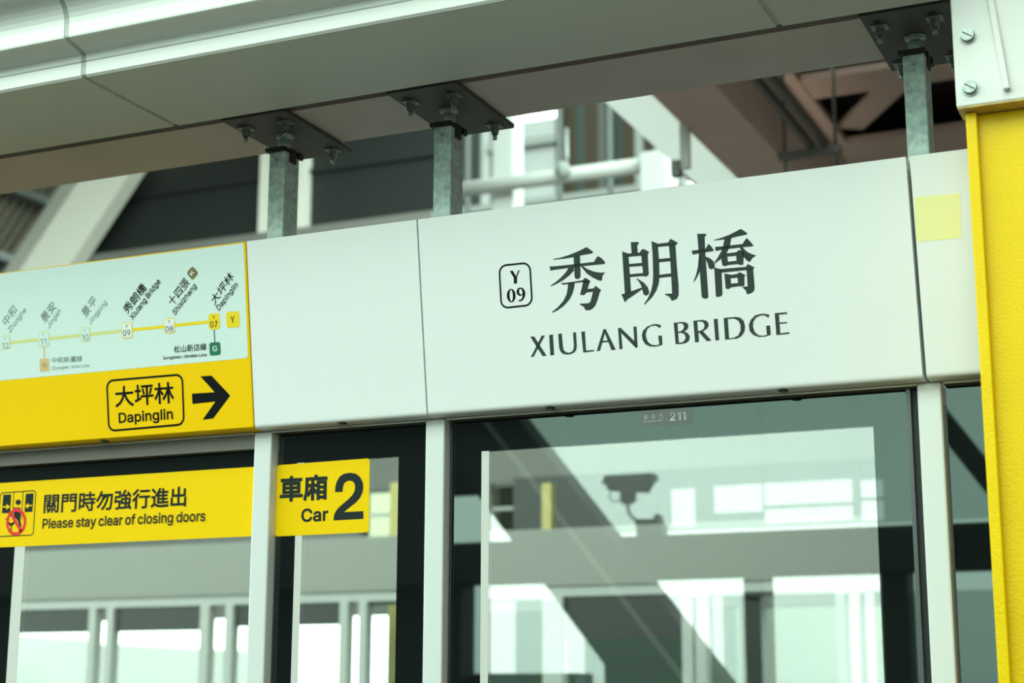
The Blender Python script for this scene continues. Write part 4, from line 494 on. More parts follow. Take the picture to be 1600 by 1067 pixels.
obj('passed_route_line', MB().flat([seg((-2.4, L[0][1]), L[3], 0.0082, 0)], header, 0.0007), M['pale_line'], fm)
obj('green_branch_line', MB().flat([seg(A['gl'][0], A['gl'][1], 0.0036, 0)], header, 0.0008), M['green'], fm)
obj('orange_branch_line', MB().flat([seg(A['ol'][0], A['ol'][1], 0.0040, 0)], header, 0.0008), M['orange'], fm)
for name, q, ty, tn in A['st']:
    old = name in ('10', '11', '12')
    bs = obj('station_badge', MB().flat([rounded(q, 0.008)], header, 0.0010), M['pale_line'] if old else M['line'], fm)
    if name != '07':
        obj_face = obj('badge_face', MB().flat([rounded(q, 0.008, inset=0.0022)], header, 0.0013), M['station'] if not old else M['map_face'], fm)
    mb = MB(); lettering(mb, ty, header, 0.0016); lettering(mb, tn, header, 0.0016)
    obj('station_number', mb, M['pale_ink'] if old else M['dark_ink'], fm)
for key, m_, nm, rad in (('Ysq', 'line', 'line_badge', 0.006), ('Gsq', 'green', 'green_line_badge', 0.006), ('Ksq', 'olive', 'olive_line_badge', 0.006), ('Osq', 'orange', 'orange_line_badge', 0.003)):
    obj(nm, MB().flat([rounded(A[key], rad)], header, 0.0010), M[m_], fm)
for key, m_ in (('Ytx', 'dark_ink'), ('Gtx', 'white_ink'), ('Ktx', 'white_ink'), ('Otx', 'pale_ink')):
    mb = MB(); lettering(mb, A[key][0], header, 0.0015); obj('badge_letter', mb, M[m_], fm)
for key, ink in (('bold', 'black_ink'), ('pale', 'pale_ink')):
    for a_, b_ in zip(A[key][0::2], A[key][1::2]):
        mb = MB()
        lettering(mb, a_, header, 0.0010)
        lettering(mb, b_, header, 0.0010)
        obj('station_name' if 'Line' not in b_[0] else 'line_name', mb, M[ink], fm)

hp_blank = thing('header_panel', 'blank white header panel between the yellow map panel and the station name panel', 'panel', (-0.235, 0, Z_B))
header_body(XJ[0] + 0.0015, XJ[1] - 0.002, M['panel'], hp_blank)
lock(hp_blank, -0.231)

hp_name = thing('station_name_panel', 'large white header panel with the station name in Chinese and English', 'sign', (0.567, 0, Z_B))
nb = header_body(XJ[1] + 0.002, XJ[2] - 0.0045, M['panel'], hp_name)
lock(hp_name, 0.303)
lock(hp_name, 0.836)
mb = MB()
for rings in A['hanzi']: mb.flat(rings, header, 0.0006)
obj('chinese_name', mb, M['ink'], hp_name)
for part in (A['roman'][:12], A['roman'][12:]):
    mb = MB()
    for rings in part: mb.flat(rings, header, 0.0006)
    obj('english_name', mb, M['ink'], hp_name)
mb = MB(); ring_of(A['badge'], 0.0195, 0.0042, mb, header, 0.0006)
bf = obj('station_code_frame', mb, M['black_ink'], hp_name)
mb = MB()
mb.flat([A['badgeY']], header, 0.0006)
mb.flat(A['badge0'], header, 0.0006)
mb.flat(A['badge9'], header, 0.0006)
obj('station_code', mb, M['black_ink'], bf)

hp_right = thing('header_panel', 'white header panel with a pale yellow sticker beside the yellow column', 'panel', (1.7, 0, Z_B))
header_body(XJ[2] + 0.0035, 2.6, M['panel'], hp_right)
obj('pale_sticker', MB().flat([A['pst']], header, 0.0003, 0.0004), M['pale_yellow'], hp_right)

# ------------------------------------------------------------------ white posts between the doors
def door_post(x):
    return MB().box(x - 0.0245, x + 0.0245, 0.0, 0.085, 0.0, 2.1435)
for x, lab in ((XJ[0], 'white door post right of the yellow closing doors strip'), (XJ[1], 'white door post between the car number sign pane and the numbered emergency door'), (XJ[2], 'white door post nearest the yellow column')):
    t = thing('door_post', lab, 'post', (x, 0.04, 0), 'white posts between the screen doors')
    obj('post_body', door_post(x), M['post'], t, bevel=0.004)
    obj('side_gasket', MB().box(x + 0.0246, x + 0.0285, 0.0312, 0.075, 0.0, 2.10), M['stile'], t)

# top rails under the header panels
for x0, x1, zz, lab in ((-2.6, -0.4945, 2.104, 'grey top rail under the yellow map panel'), (-0.4445, -0.0250, 2.1385, 'dark top rail under the blank header panel'), (0.0290, 1.109, 2.1385, 'dark top rail under the station name panel'), (1.163, 2.6, 2.1385, 'short dark top rail beside the yellow column')):
    t = thing('top_rail', lab, 'rail', ((x0 + x1) / 2, 0.03, zz))
    obj('rail_body', MB().box(x0, x1, 0.004, 0.080, zz, 2.1425), M['rail'], t)
    obj('rail_edge', MB().box(x0, x1, 0.000, 0.0035, 2.1390, 2.1430), M['rail_light'], t)

# ------------------------------------------------------------------ screen doors
def screen(name, label, cat, x0, x1, top, cx0, cx1, ctop, strip=0.014):
    t = thing(name, label, cat, ((x0 + x1) / 2, GLASS_Y, 0.0))
    g = obj('glass', MB().box(cx0, cx1, GLASS_Y, GLASS_Y + 0.008, 0.12, ctop), M['glass'], t)
    b = MB().box(x0, cx0, GLASS_Y, GLASS_Y + 0.014, 0.02, top)
    b.box(cx1, x1, GLASS_Y, GLASS_Y + 0.014, 0.02, top)
    b.box(cx0, cx1, GLASS_Y, GLASS_Y + 0.014, ctop, top)
    b.box(cx0, cx1, GLASS_Y, GLASS_Y + 0.014, 0.02, 0.12)
    bd = obj('black_border', b, M['frit'], t)
    if strip:
        obj('edge_strip', MB().box(cx0 + 0.0003, cx0 + strip, GLASS_Y - 0.0006, GLASS_Y - 0.0001, 0.12, ctop), M['edge_film'], t)
    return t

d1 = screen('sliding_door', 'sliding platform door with a yellow closing doors strip across its glass', 'door', -2.0, -0.4945, 2.103, -1.2385, -0.4960, 2.062, 0.034)
d2 = screen('fixed_pane', 'narrow fixed glass pane carrying the yellow car number sign', 'window', -0.4405, -0.0250, 2.1375, -0.3875, -0.1095, 2.066, 0.0195)
d3 = screen('emergency_door', 'wide emergency door pane with a small white door number label', 'door', 0.0345, 1.0830, 2.1375, 0.1065, 1.0105, 2.0655, 0.0195)
obj('stile', MB().box(1.0832, 1.0915, 0.020, 0.07, 0.02, 2.137), M['stile'], d3)
obj('stile', MB().box(0.0290, 0.0343, 0.026, 0.07, 0.02, 2.137), M['gasket'], d3)
obj('rubber_seal', MB().box(1.0917, 1.1092, 0.034, 0.07, 0.02, 2.137), M['gasket'], d3)
d4 = screen('fixed_pane', 'glass pane mostly hidden behind the yellow column at the right', 'window', 1.163, 2.3, 2.1375, 1.40, 2.22, 2.066, 0)

st = obj('closing_doors_strip', MB().box(-1.42, -0.4975, GLASS_Y - 0.0012, GLASS_Y - 0.0002, 1.8935, 2.0635), M['sticker'], d1)
mb = MB()
for e in A['door']: lettering(mb, e, pane, 0.0015)
obj('warning_lettering', mb, M['dark_ink'], st)
mb = MB(); ring_of(A['pframe'], 0.010, 0.0028, mb, pane, 0.0015)
obj('pictogram_frame', mb, M['dark_ink'], st)
mb = MB()
for q in A['pdark']: mb.flat([q], pane, 0.0015)
c0, cx_, cy_ = [Vector(p) for p in A['phead']]
mb.flat([[tuple(c0 + (cx_ - c0) * math.cos(2 * math.pi * k / 20) + (cy_ - c0) * math.sin(2 * math.pi * k / 20)) for k in range(20)]], pane, 0.0015)
obj('pictogram_figure', mb, M['dark_ink'], st)
mb = MB()
for q in A['parrow']: mb.flat([q], pane, 0.0018)
obj('pictogram_arrows', mb, M['sticker'], st)
c0, cx_, cy_ = [Vector(p) for p in A['pring']]
rg = lambda k_: [tuple(c0 + (cx_ - c0) * k_ * math.cos(2 * math.pi * k / 32) + (cy_ - c0) * k_ * math.sin(2 * math.pi * k / 32)) for k in range(32)]
mb = MB().flat([rg(1.12), rg(0.84)], pane, 0.0021)
mb.flat([A['pslash']], pane, 0.0021)
obj('prohibition_ring', mb, M['red'], st)

A['carbox'][0][0] = A['carbox'][3][0] = -0.4440
cs = obj('car_number_sign', MB().flat([rounded(A['carbox'], 0.0075)], pane, 0.0003, 0.0011), M['sticker'], d2)
mb = MB()
for e in A['car']: lettering(mb, e, pane, 0.0018)
mb.flat([A['two']], pane, 0.0018)
obj('car_lettering', mb, M['dark_ink'], cs)
lb = obj('door_number_label', MB().flat([A['n211box']], pane, 0.0002, 0.0004), M['label_film'], d3)
mb = MB()
for e in A['n211']: lettering(mb, e, pane, 0.0009)
obj('door_number_lettering', mb, M['white_ink'], lb)

# ------------------------------------------------------------------ hanger posts with bolted plates
def make_hanger(label):
    t = thing('hanger_post', label, 'post', (0, 0, 0), 'galvanised hanger posts over the header')
    fy_, by_ = 0.0205, 0.0905
    cy = (fy_ + by_) / 2
    obj('tube', MB().box(-0.0235, 0.0235, fy_, by_, 2.15, 2.868), M['galv'], t, bevel=0.003)
    obj('screw', MB().cyl((0.0, fy_ + 0.001, 2.846), (0.0, fy_ - 0.004, 2.846), 0.0048, 0.004, n=16), M['bolt'], t)
    cap = MB().box(-0.0315, 0.0255, fy_ - 0.007, by_ + 0.007, 2.868, 2.878)
    cap.box(0.0236, 0.0275, cy - 0.014, cy + 0.014, 2.843, 2.8795)
    cap.box(0.0236, 0.030, by_ - 0.012, by_ + 0.007, 2.862, 2.8785)
    obj('rubber_cap', cap, M['rubber'], t)
    s = MB().cyl((0, cy, 2.878), (0, cy, 2.909), 0.0155, 0.0165, n=28)
    s.cyl((0, cy, 2.909), (0, cy, 2.9165), 0.0165, 0.0225, n=28)
    s.cyl((0, cy, 2.9165), (0, cy, 2.9205), 0.0232, n=28)
    obj('sleeve', s, M['galv'], t)
    pl = obj('mounting_plate', MB().box(-0.088, 0.094, -0.105, 0.238, 2.920, 2.932), M['plate'], t, bevel=0.0012, seg=1)
    for bx in (-0.058, 0.058):
        for by in (-0.036, 0.199):
            b = MB().box(bx - 0.0175, bx + 0.0175, by - 0.0175, by + 0.0175, 2.9165, 2.920)
            b.cyl((bx, by, 2.9165), (bx, by, 2.9145), 0.0135, n=20)
            b.cyl((bx, by, 2.9145), (bx, by, 2.9035), 0.0108, n=6)
            b.cyl((bx, by, 2.9035), (bx, by, 2.8965), 0.0098, n=6)
            b.cyl((bx, by, 2.8965), (bx, by, 2.882), 0.0060, 0.0055, n=14)
            obj('bolt', b, M['bolt'], pl)
            obj('bolt_slot', MB().box(bx - 0.007, bx + 0.007, by - 0.034, by + 0.03, 2.9192, 2.9202), M['gasket'], pl)
    return t
h0 = make_hanger('galvanised steel hanger post over the blank panel joint beside the glass facade gap')
h1 = dup(h0, (XJ[0], 0, 0), 'galvanised steel hanger post in front of the pale facade post at the left')
h2 = dup(h0, (XJ[2], 0, 0), 'galvanised steel hanger post beside the white bolted bracket at the right')

# ------------------------------------------------------------------ steel beam and casing above
tag(obj('gap_shade_strip', MB().box(-4.5, 1.252, -0.134, -0.069, 2.948, 3.10), M['gasket']), 'black strip standing in for the shade in the gap between the casing and the steel beam', 'strip')  # shade of the unlit gap put in as a black box
b = MB().box(-4.5, 4, -0.066, 0.186, 2.932, 2.945)
b.box(-4.5, 4, 0.053, 0.067, 2.945, 3.19)
b.box(-4.5, 4, -0.066, 0.186, 3.19, 3.203)
tag(obj('steel_beam', b, M['beam']), 'long painted steel beam that the hanger post plates are bolted to', 'beam')

prof = [(-0.137, 2.915), (-0.5005, 2.915), (-0.5035, 2.918), (-0.5040, 2.9475), (-0.5018, 2.9482), (-0.5018, 2.9496), (-0.5042, 2.9502),
        (-0.5055, 2.9520), (-0.5060, 2.9560), (-0.5056, 2.9600), (-0.5046, 2.9635), (-0.5060, 2.9665), (-0.5120, 2.9685), (-0.5120, 2.9695), (-0.5665, 2.9822), (-0.5700, 2.9845), (-0.5710, 2.9890), (-0.5715, 3.0180), (-0.5727, 3.0297), (-0.5761, 3.0410), (-0.5816, 3.0513), (-0.5891, 3.0604), (-0.5982, 3.0679), (-0.6085, 3.0734), (-0.6198, 3.0768), (-0.6315, 3.0780), (-0.6320, 3.080),
        (-0.6320, 3.35), (-0.137, 3.35)]
cas = [(-3.6, -0.675, 'left'), (-0.661, 0.8765, 'mid'), (0.8900, 1.252, 'right')]
lbl = {'left': 'pale overhead casing at the top left corner, left of the first joint', 'mid': 'long pale overhead casing above the blank panel and station name', 'right': 'pale overhead casing reaching the white bracket at the top right'}
for x0, x1, k in cas:
    t = thing('overhead_casing', lbl[k], 'casing', ((x0 + x1) / 2, -0.3, 2.915))
    o = obj('casing_shell', MB().prism(prof, x0, x1), M['casing'], t)
    ins = [(y + (0.0012 if y < -0.14 else -0.003), z + 0.0012) for y, z in prof]
    obj('soffit_sheet', MB().box(x0, x1, -0.4990, -0.1365, 2.9132, 2.9148), M['soffit'], t)  # thin underside sheet, toned darker than the casing shell
    if k != 'right':
        obj('joint_strip', MB().prism(ins, x1 - 0.02, x1 + 0.0128), M['casing_strip'], t)

# ------------------------------------------------------------------ yellow column and white bracket
yc = thing('steel_column', 'bright yellow painted steel column at the right edge', 'column', (1.40, -0.2, 0))
obj('flange', MB().box(1.274, 1.295, -0.25, -0.10, 0.0, 2.622), M['col_yellow'], yc, bevel=0.002)
obj('web', MB().box(1.295, 1.62, -0.229, -0.212, 0.0, 2.622), M['col_yellow'], yc)
obj('flange', MB().box(1.62, 1.641, -0.25, -0.10, 0.0, 2.622), M['col_yellow'], yc, bevel=0.002)
wb = thing('bracket_plate', 'white bolted bracket plate on top of the yellow column', 'bracket', (1.45, -0.27, 2.627))
obj('plate', MB().box(1.262, 1.70, -0.276, -0.205, 2.627, 3.25), M['bracket'], wb, bevel=0.003)
obj('plate_edge', MB().box(1.2635, 1.70, -0.275, -0.206, 2.6235, 2.6275), M['bracket_edge'], wb)
rb = MB().bar((1.333, -0.283, 2.90), (1.3590, -0.283, 2.646), 0.0125, 0.014, up=(0, -1, 0))
obj('rib', rb, M['bracket'], wb, bevel=0.002)
for x, z in ((1.2915, 2.769), (1.2905, 2.662)):
    b = MB().cyl((x, -0.2755, z), (x, -0.2785, z), 0.0165, n=28)
    b.cyl((x, -0.2785, z), (x, -0.2875, z), 0.0140, 0.0125, n=28)
    bo = obj('bolt', b, M['bolt'], wb)
    ang = 0.6
    dx, dz = math.cos(ang) * 0.011, -math.sin(ang) * 0.011
    obj('bolt_slot', MB().bar((x - dx, -0.2876, z - dz), (x + dx, -0.2876, z + dz), 0.0022, 0.0008, up=(0, -1, 0)), M['gasket'], bo)

# ------------------------------------------------------------------ far platform: screen door row across the tracks
FY = 8.0
heads = [(-9.6, -5.45, 'pale back of the far header box seen through the left sliding door'),
         (-5.44, -4.0, 'pale back of the far header box seen through the narrow car number pane'),
         (-3.99, -0.33, 'pale back of the far header box seen through the emergency door'),
         (-0.32, 2.2, 'pale back of the far header box seen behind the right glass pane')]
for x0, x1, lab in heads:
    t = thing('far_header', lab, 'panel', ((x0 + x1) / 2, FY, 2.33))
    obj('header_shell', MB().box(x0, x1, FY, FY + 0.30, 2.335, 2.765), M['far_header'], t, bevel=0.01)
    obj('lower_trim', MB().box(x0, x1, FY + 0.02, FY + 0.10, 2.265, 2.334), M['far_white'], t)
posts = [(-7.26, 0.075, 'far white door post left of the middle pair, seen through the sliding door'),
         (-7.08, 0.075, 'far white door post second from the left, seen through the sliding door'),
         (-6.135, 0.09, 'far white door post third from the left, seen through the sliding door'),
         (-5.90, 0.08, 'far white door post just left of the near white post of the car pane'),
         (-4.84, 0.08, 'far white door post at the middle left of the car number pane'),
         (-4.67, 0.075, 'far white door post at the middle right of the car number pane'),
         (-3.07, 0.16, 'wide far white door post at the left of the emergency door view'),
         (-2.035, 0.085, 'far white door post left of the middle of the emergency door view'),
         (-1.935, 0.085, 'far white door post right beside the one in the middle of the emergency door view'),
         (-0.93, 0.065, 'far white door post left of the pair at the right of the emergency door view'),
         (-0.82, 0.065, 'far white door post right of the pair at the right of the emergency door view')]
for x, w, lab in posts:
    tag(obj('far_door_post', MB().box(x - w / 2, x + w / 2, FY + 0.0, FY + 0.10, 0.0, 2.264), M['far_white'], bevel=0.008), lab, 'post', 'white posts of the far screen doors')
tag(obj('far_pillar', MB().box(-1.675, -1.525, FY + 0.11, FY + 0.26, 0.0, 2.330), M['far_dark']), 'dark narrow pillar standing between far doors in the emergency door view', 'pillar')
doors = [(-8.6, -7.30, 2.065, 'far glass door with black top border at the left edge of the sliding door view'),
         (-7.035, -6.185, 2.065, 'far glass door with black top border in the middle of the sliding door view'),
         (-5.855, -4.885, 2.09, 'far glass door behind the near white post left of the car pane'),
         (-4.625, -3.155, 2.235, 'far glass door seen at the right of the car number pane'),
         (-2.985, -2.085, 1.96, 'far glass door with a tall black top border in the emergency door view'),
         (-1.885, -0.97, 2.235, 'far glass door right of the middle in the emergency door view'),
         (-0.78, 1.6, 2.235, 'far glass door at the right end of the emergency door view')]
for x0, x1, zb, lab in doors:
    t = thing('far_door', lab, 'door', ((x0 + x1) / 2, FY + 0.05, 0), 'glass doors of the far platform')
    obj('glass', MB().box(x0, x1, FY + 0.045, FY + 0.053, 0.0, zb), M['far_glass'], t)
    obj('black_border', MB().box(x0, x1, FY + 0.04, FY + 0.06, zb, 2.262), M['far_dark'], t)

for x0, x1, z1, lab in ((-5.26, -5.165, 3.40, 'far mustard column seen at the right side of the car number pane'), (-3.80, -3.715, 3.32, 'far mustard column seen over the header at the left of the emergency door view')):
    t = thing('far_steel_column', lab, 'column', ((x0 + x1) / 2, 9.5, 0), 'mustard columns of the far platform')
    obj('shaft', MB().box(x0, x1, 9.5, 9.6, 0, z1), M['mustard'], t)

# far upper wall with a strip of open windows
w = MB()
WY0, WY1 = 13.0, 13.25
ops = [(-7.55, -7.12), (-5.92, -5.62)]
xs = -20.0
for a, c in ops:
    w.box(xs, a, WY0, WY1, 3.30, 3.84)
    xs = c
w.box(xs, 9.0, WY0, WY1, 3.30, 3.84)
w.box(-20, 9, WY0, WY1, 2.45, 3.30)
w.box(-20, 9, WY0, WY1, 3.84, 4.9)
struct('wall_back', w, M['far_wall'], 'pale far wall above the opposite platform with a strip of openings')
for i, (a, c) in enumerate(ops):
    f = MB().box(a, c, WY0 + 0.05, WY0 + 0.10, 3.55, 3.585)
    f.box(a, c, WY0 + 0.05, WY0 + 0.1, 3.30, 3.325)
    f.box(a, c, WY0 + 0.05, WY0 + 0.1, 3.815, 3.84)
    o = struct('window_%d' % (i + 1), f, M['far_white'], 'bright opening in the far wall')
    obj('pane', MB().box(a, c, WY0 + 0.11, WY0 + 0.118, 3.30, 3.84), M['dim_glass'], o)
tag(obj('dark_cladding', MB().box(-5.58, 3.0, 12.88, 12.94, 3.05, 3.87), M['far_dark']), 'dark cladding band on the far wall above the far header, beside the mustard column', 'cladding')
tag(obj('wall_brace', MB().bar((-8.35, 12.0, 2.44), (-7.6, 12.0, 1.0), 0.08, 0.08), M['brace']), 'thin pale slanting brace behind the far doors of the car number pane', 'brace')

# pale buildings far outside
tag(obj('distant_building', MB().box(-57, -53, 58, 66, 0, 4.6), M['far_white'], None), 'pale distant building beyond the left far doors', 'building')
tag(obj('distant_building', MB().box(-46.5, -43, 55, 66, 0, 3.9), M['far_white'], None), 'small grey distant building beyond the middle far door of the sliding door view', 'building')
tag(obj('distant_building', MB().box(-16, -9, 52, 66, 0, 8.0), M['far_header'], None), 'grey green distant building beyond the emergency door', 'building')

# ------------------------------------------------------------------ dark louvre wall over the far wall, upper left
tag(obj('wall_sill', MB().box(-11.75, -6.62, 12.9, 13.3, 4.9, 7.02), M['far_wall']), 'pale sill band under the dark louvre panels', 'sill')
for x0, x1, lab in ((-11.85, -9.02, 'dark louvre panel right of the pale slanting brace'), (-8.89, -8.49, 'narrow dark louvre panel behind the left hanger post'), (-8.36, -6.64, 'wide dark louvre panel between the two left hanger posts')):
    t = thing('louver_panel', lab, 'panel', ((x0 + x1) / 2, 13.1, 7.03))
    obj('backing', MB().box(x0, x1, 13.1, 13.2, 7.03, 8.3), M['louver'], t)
    for z in (7.74,):
        obj('rail', MB().box(x0, x1, 13.05, 13.099, z, z + 0.05), M['louver'], t)
for x0, x1, lab in ((-9.01, -8.90, 'pale facade post left of the left hanger post'), (-8.48, -8.37, 'pale facade post right of the left hanger post')):
    tag(obj('facade_post', MB().box(x0, x1, 12.95, 13.25, 7.03, 9.4), M['brace']), lab, 'post')
# slanting brace and corrugated roof sheet
p0, p1 = Vector((-12.55, 12.6, 6.2)), Vector((-10.05, 12.6, 9.4))
sb = thing('slanting_brace', 'wide pale slanting brace at the left between corrugated roof and louvres', 'brace', (-11.3, 12.6, 7.0))
d = (p1 - p0).normalized()
nrm = Vector((d.z, 0, -d.x))
b = MB()
q = []
for p in (p0, p1):
    q.append([b.b.verts.new(p + nrm * a + Vector((0, yy, 0))) for a, yy in ((-0.42, 0.0), (-0.06, -0.16), (0.40, 0.02), (0.40, 0.26), (-0.42, 0.26))])
for i in range(5):
    b.b.faces.new((q[0][i], q[0][(i + 1) % 5], q[1][(i + 1) % 5], q[1][i]))
b.b.faces.new(q[0]); b.b.faces.new(q[1][::-1])
obj('brace_body', b, M['brace'], sb)
b = MB()
sl = 1.28
nr = 44
for i in range(nr):
    y0 = 8.2 + i * 0.105
    for (ya, yb_, h) in ((y0, y0 + 0.045, 0.0), (y0 + 0.06, y0 + 0.09, 0.035)):
        pass
prev = None
ring = []
yy = 8.2
while yy < 14.8:
    for dy, h in ((0.0, 0.0), (0.05, 0.0), (0.065, 0.045), (0.10, 0.045), (0.115, 0.0)):
        ring.append((yy + dy, h))
    yy += 0.16
va = []
for y, h in ring:
    pair = []
    for x in (-16.0, -10.6):
        z = 8.05 + sl * (x + 12.15)
        n_ = Vector((-sl, 0, 1)).normalized() * h
        pair.append(b.b.verts.new((x + n_.x, y, z + n_.z)))
        pair.append(b.b.verts.new((x + n_.x - 0.01, y, z + n_.z + 0.008)))
    va.append(pair)
for a, c in zip(va, va[1:]):
    b.b.faces.new((a[0], a[2], c[2], c[0]))
    b.b.faces.new((a[1], c[1], c[3], a[3]))
tag(obj('corrugated_sheet', b, M['corr']), 'brownish corrugated roof sheet at the far left above the map panel', 'roof sheet')
for x, z, lab in ((-12.2, 7.79, 'grey purlin under the corrugated sheet, upper one left of the pale brace'), (-12.75, 7.09, 'grey purlin under the corrugated sheet, lower one at the left edge')):
    tag(obj('purlin', MB().bar((x, 10.6, z), (x, 14.6, z), 0.13, 0.11), M['purlin']), lab, 'purlin')

# ------------------------------------------------------------------ bright facade, tube and canopy in the upper middle
fb = thing('glass_facade', 'tall bright glass facade seen between the middle hanger post and the canopy', 'building', (-16, 40, 0))
cols = [(-20.5, -18.85, 'f_green'), (-18.85, -18.55, 'f_panel'), (-18.55, -18.3, 'f_dark'), (-18.3, -17.85, 'f_dark'), (-17.85, -17.6, 'f_green'), (-17.6, -16.4, 'f_panel'), (-16.4, -16.1, 'f_green'),
        (-16.1, -15.75, 'f_brown'), (-15.75, -15.45, 'f_green'), (-15.45, -15.05, 'f_brown'), (-15.05, -14.8, 'f_dark'), (-14.8, -14.3, 'f_green'), (-14.3, -13.9, 'f_brown'), (-13.9, -13.65, 'f_white'),
        (-13.65, -13.35, 'f_brown'), (-13.35, -13.1, 'f_green'), (-13.1, -12.4, 'f_white')]
for x0, x1, k in cols:
    obj('facade_strip', MB().box(x0, x1, 40, 40.4, 12, 18.6 if k in ('f_white', 'f_dark', 'f_panel') and x1 < -16 else 19.6), M[k], fb)
obj('podium', MB().box(-20.5, -12.4, 40, 44, 0, 11.99), M['f_green'], fb)
b = MB()
for x in (-19.2, -17.7, -16.2, -14.6, -13.2):
    b.box(x - 0.04, x + 0.04, 39.8, 40.0, 12, 19.4)
b.box(-18.6, -16.3, 39.8, 40, 17.75, 18.0)
b.box(-20.5, -12.4, 39.8, 40, 15.9, 16.1)
obj('mullions', b, M['f_white'], fb)
tag(obj('facade_column', MB().box(-5.92, -5.64, 13.0, 13.3, 4.9, 9.6), M['canopy'], bevel=0.03), 'white column right of the middle hanger post in front of the facade', 'column')
tu = thing('tube_rail', 'white horizontal tube in front of the bright glass facade', 'rail', (-5.1, 12.9, 7.2))
obj('tube', MB().cyl((-6.35, 12.85, 7.20), (-4.03, 12.85, 7.20), 0.085, n=20), M['canopy'], tu)
b = MB()
for k in range(10):
    t0, t1 = math.pi * k / 10, math.pi * (k + 1) / 10
    b.cyl((-4.93, 12.72 , 7.23 - 0.09 * math.cos(t0)), (-4.93, 12.72, 7.23 - 0.09 * math.cos(t1)), max(0.004, 0.09 * math.sin(t0)), max(0.004, 0.09 * math.sin(t1)), n=16)
obj('joint', b, M['bolt'], tu)
obj('rod', MB().cyl((-4.93, 12.85, 7.2), (-4.93, 12.85, 7.75), 0.02, n=12), M['bolt'], tu)
tag(obj('facade_block', MB().box(-4.02, -3.72, 12.7, 13.1, 4.9, 7.30), M['canopy'], bevel=0.02), 'white block at the right end of the white tube', 'block')

cp = thing('canopy_sheet', 'white frosted canopy sheet left of the brown cross beam', 'canopy', (-1.5, 6, 5.05))
obj('sheet', MB().box(-1.66, -1.335, 4.4, 8.4, 5.05, 5.06), M['frosted'], cp)
tag(obj('canopy_post', MB().box(-1.362, -1.300, 6.0, 6.03, 4.74, 5.045), M['far_header']), 'short pale post hanging under the frosted canopy sheet', 'post')
tag(obj('canopy_clamp', MB().box(-1.42, -1.365, 5.99, 6.05, 4.70, 4.80), M['far_dark']), 'small dark clamp at the foot of the hanging canopy post', 'clamp')

# ------------------------------------------------------------------ brown roof steel in the upper right
tag(obj('cross_beam', MB().box(-1.325, -0.93, 4.2, 9.6, 5.0, 5.6), M['steel_brown'], bevel=0.01), 'wide brown cross beam running away over the tracks', 'beam')
tag(obj('roof_beam', MB().box(-1.09, 3.0, 8.04, 8.46, 6.0, 6.05), M['steel_brown']), 'long brown roof beam parallel to the tracks behind the right hanger post', 'beam')
tag(obj('roof_beam', MB().box(-1.34, -1.10, 7.0, 9.55, 6.0, 6.05), M['steel_brown']), 'brown roof beam running away beside the dark triangle opening', 'beam')
tag(obj('roof_brace', MB().bar((-0.42, 8.48, 6.08), (-1.03, 9.40, 6.08), 0.22, 0.04), M['steel_brown']), 'slanting brown roof brace between the two dark openings', 'brace')
tag(obj('roof_brace', MB().bar((0.10, 8.48, 6.08), (0.9, 9.5, 6.08), 0.26, 0.04), M['steel_brown']), 'slanting brown roof brace hidden mostly by the white bracket', 'brace')
tag(obj('roof_plate', MB().box(-2.6, 3.4, 9.56, 12.4, 6.0, 6.05), M['steel_brown']), 'wide brown roof plate behind the dark triangle openings', 'plate')
tag(obj('sky_leak_board', MB().box(-2.6, 3.55, 12.42, 12.5, 5.4, 6.44), M['steel_brown']), 'brown board added at the back of the roof plate to shut out the sky', 'board')  # added to stop sky light leaking in between roof steel and deck
tag(obj('sky_leak_board', MB().box(-1.36, -1.335, 7.0, 12.4, 6.055, 6.60), M['steel_brown']), 'brown side board added above the roof beam to shut out the sky beside the dark triangle', 'board')  # hidden board, added to close the sky leak at the side
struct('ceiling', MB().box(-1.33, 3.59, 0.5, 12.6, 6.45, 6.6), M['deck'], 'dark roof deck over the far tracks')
for x0, y0, x1, y1, lab in ((-1.02, 8.3, -1.06, 9.6, 'thin dark batten in the dark triangle opening'), (-0.35, 8.5, -0.45, 9.6, 'thin dark batten in the dark opening left of the right hanger post'), (-0.05, 8.5, -0.15, 9.6, 'thin dark batten in the dark opening right of the right hanger post')):
    tag(obj('roof_batten', MB().bar((x0, y0, 6.30), (x1, y1, 6.30), 0.03, 0.03), M['louver']), lab, 'batten')
for x, lab in ((-0.715, 'left conduit of the pair hanging beside the brown cross beam'), (-0.625, 'right conduit of the pair hanging beside the brown cross beam')):
    tag(obj('conduit', MB().bar((x, 4.6, 5.04), (x, 6.82, 5.04), 0.035, 0.05), M['conduit']), lab, 'conduit')
tz = thing('trapeze_hanger', 'dark trapeze hanger carrying the two conduits', 'hanger', (-0.72, 6.75, 4.99))
obj('cross_bar', MB().bar((-0.93, 6.75, 4.99), (-0.52, 6.75, 4.99), 0.05, 0.05), M['conduit'], tz)
for x in (-0.89, -0.555):
    obj('rod', MB().cyl((x, 6.75, 4.88), (x, 6.75, 6.449), 0.012, n=10), M['conduit'], tz)

struct('ceiling', MB().box(-20, -6.6, 0.5, 14.0, 9.7, 9.9), M['deck'], 'dark roof added out of view at the left, blocking sky over the far tracks')  # added above the view to keep sky light off the far track side
struct('wall_right', MB().box(3.6, 3.9, -7.0, 14.0, 0.0, 6.6), M['sky_block'], 'dark wall added out of view at the right, blocking the sky')  # added out of view to darken and warm the hanger post sides
struct('trim_4', MB().box(-120, 60, 16.0, 95, -0.3, 0.0), M['concrete'], 'ground beyond the far platform')

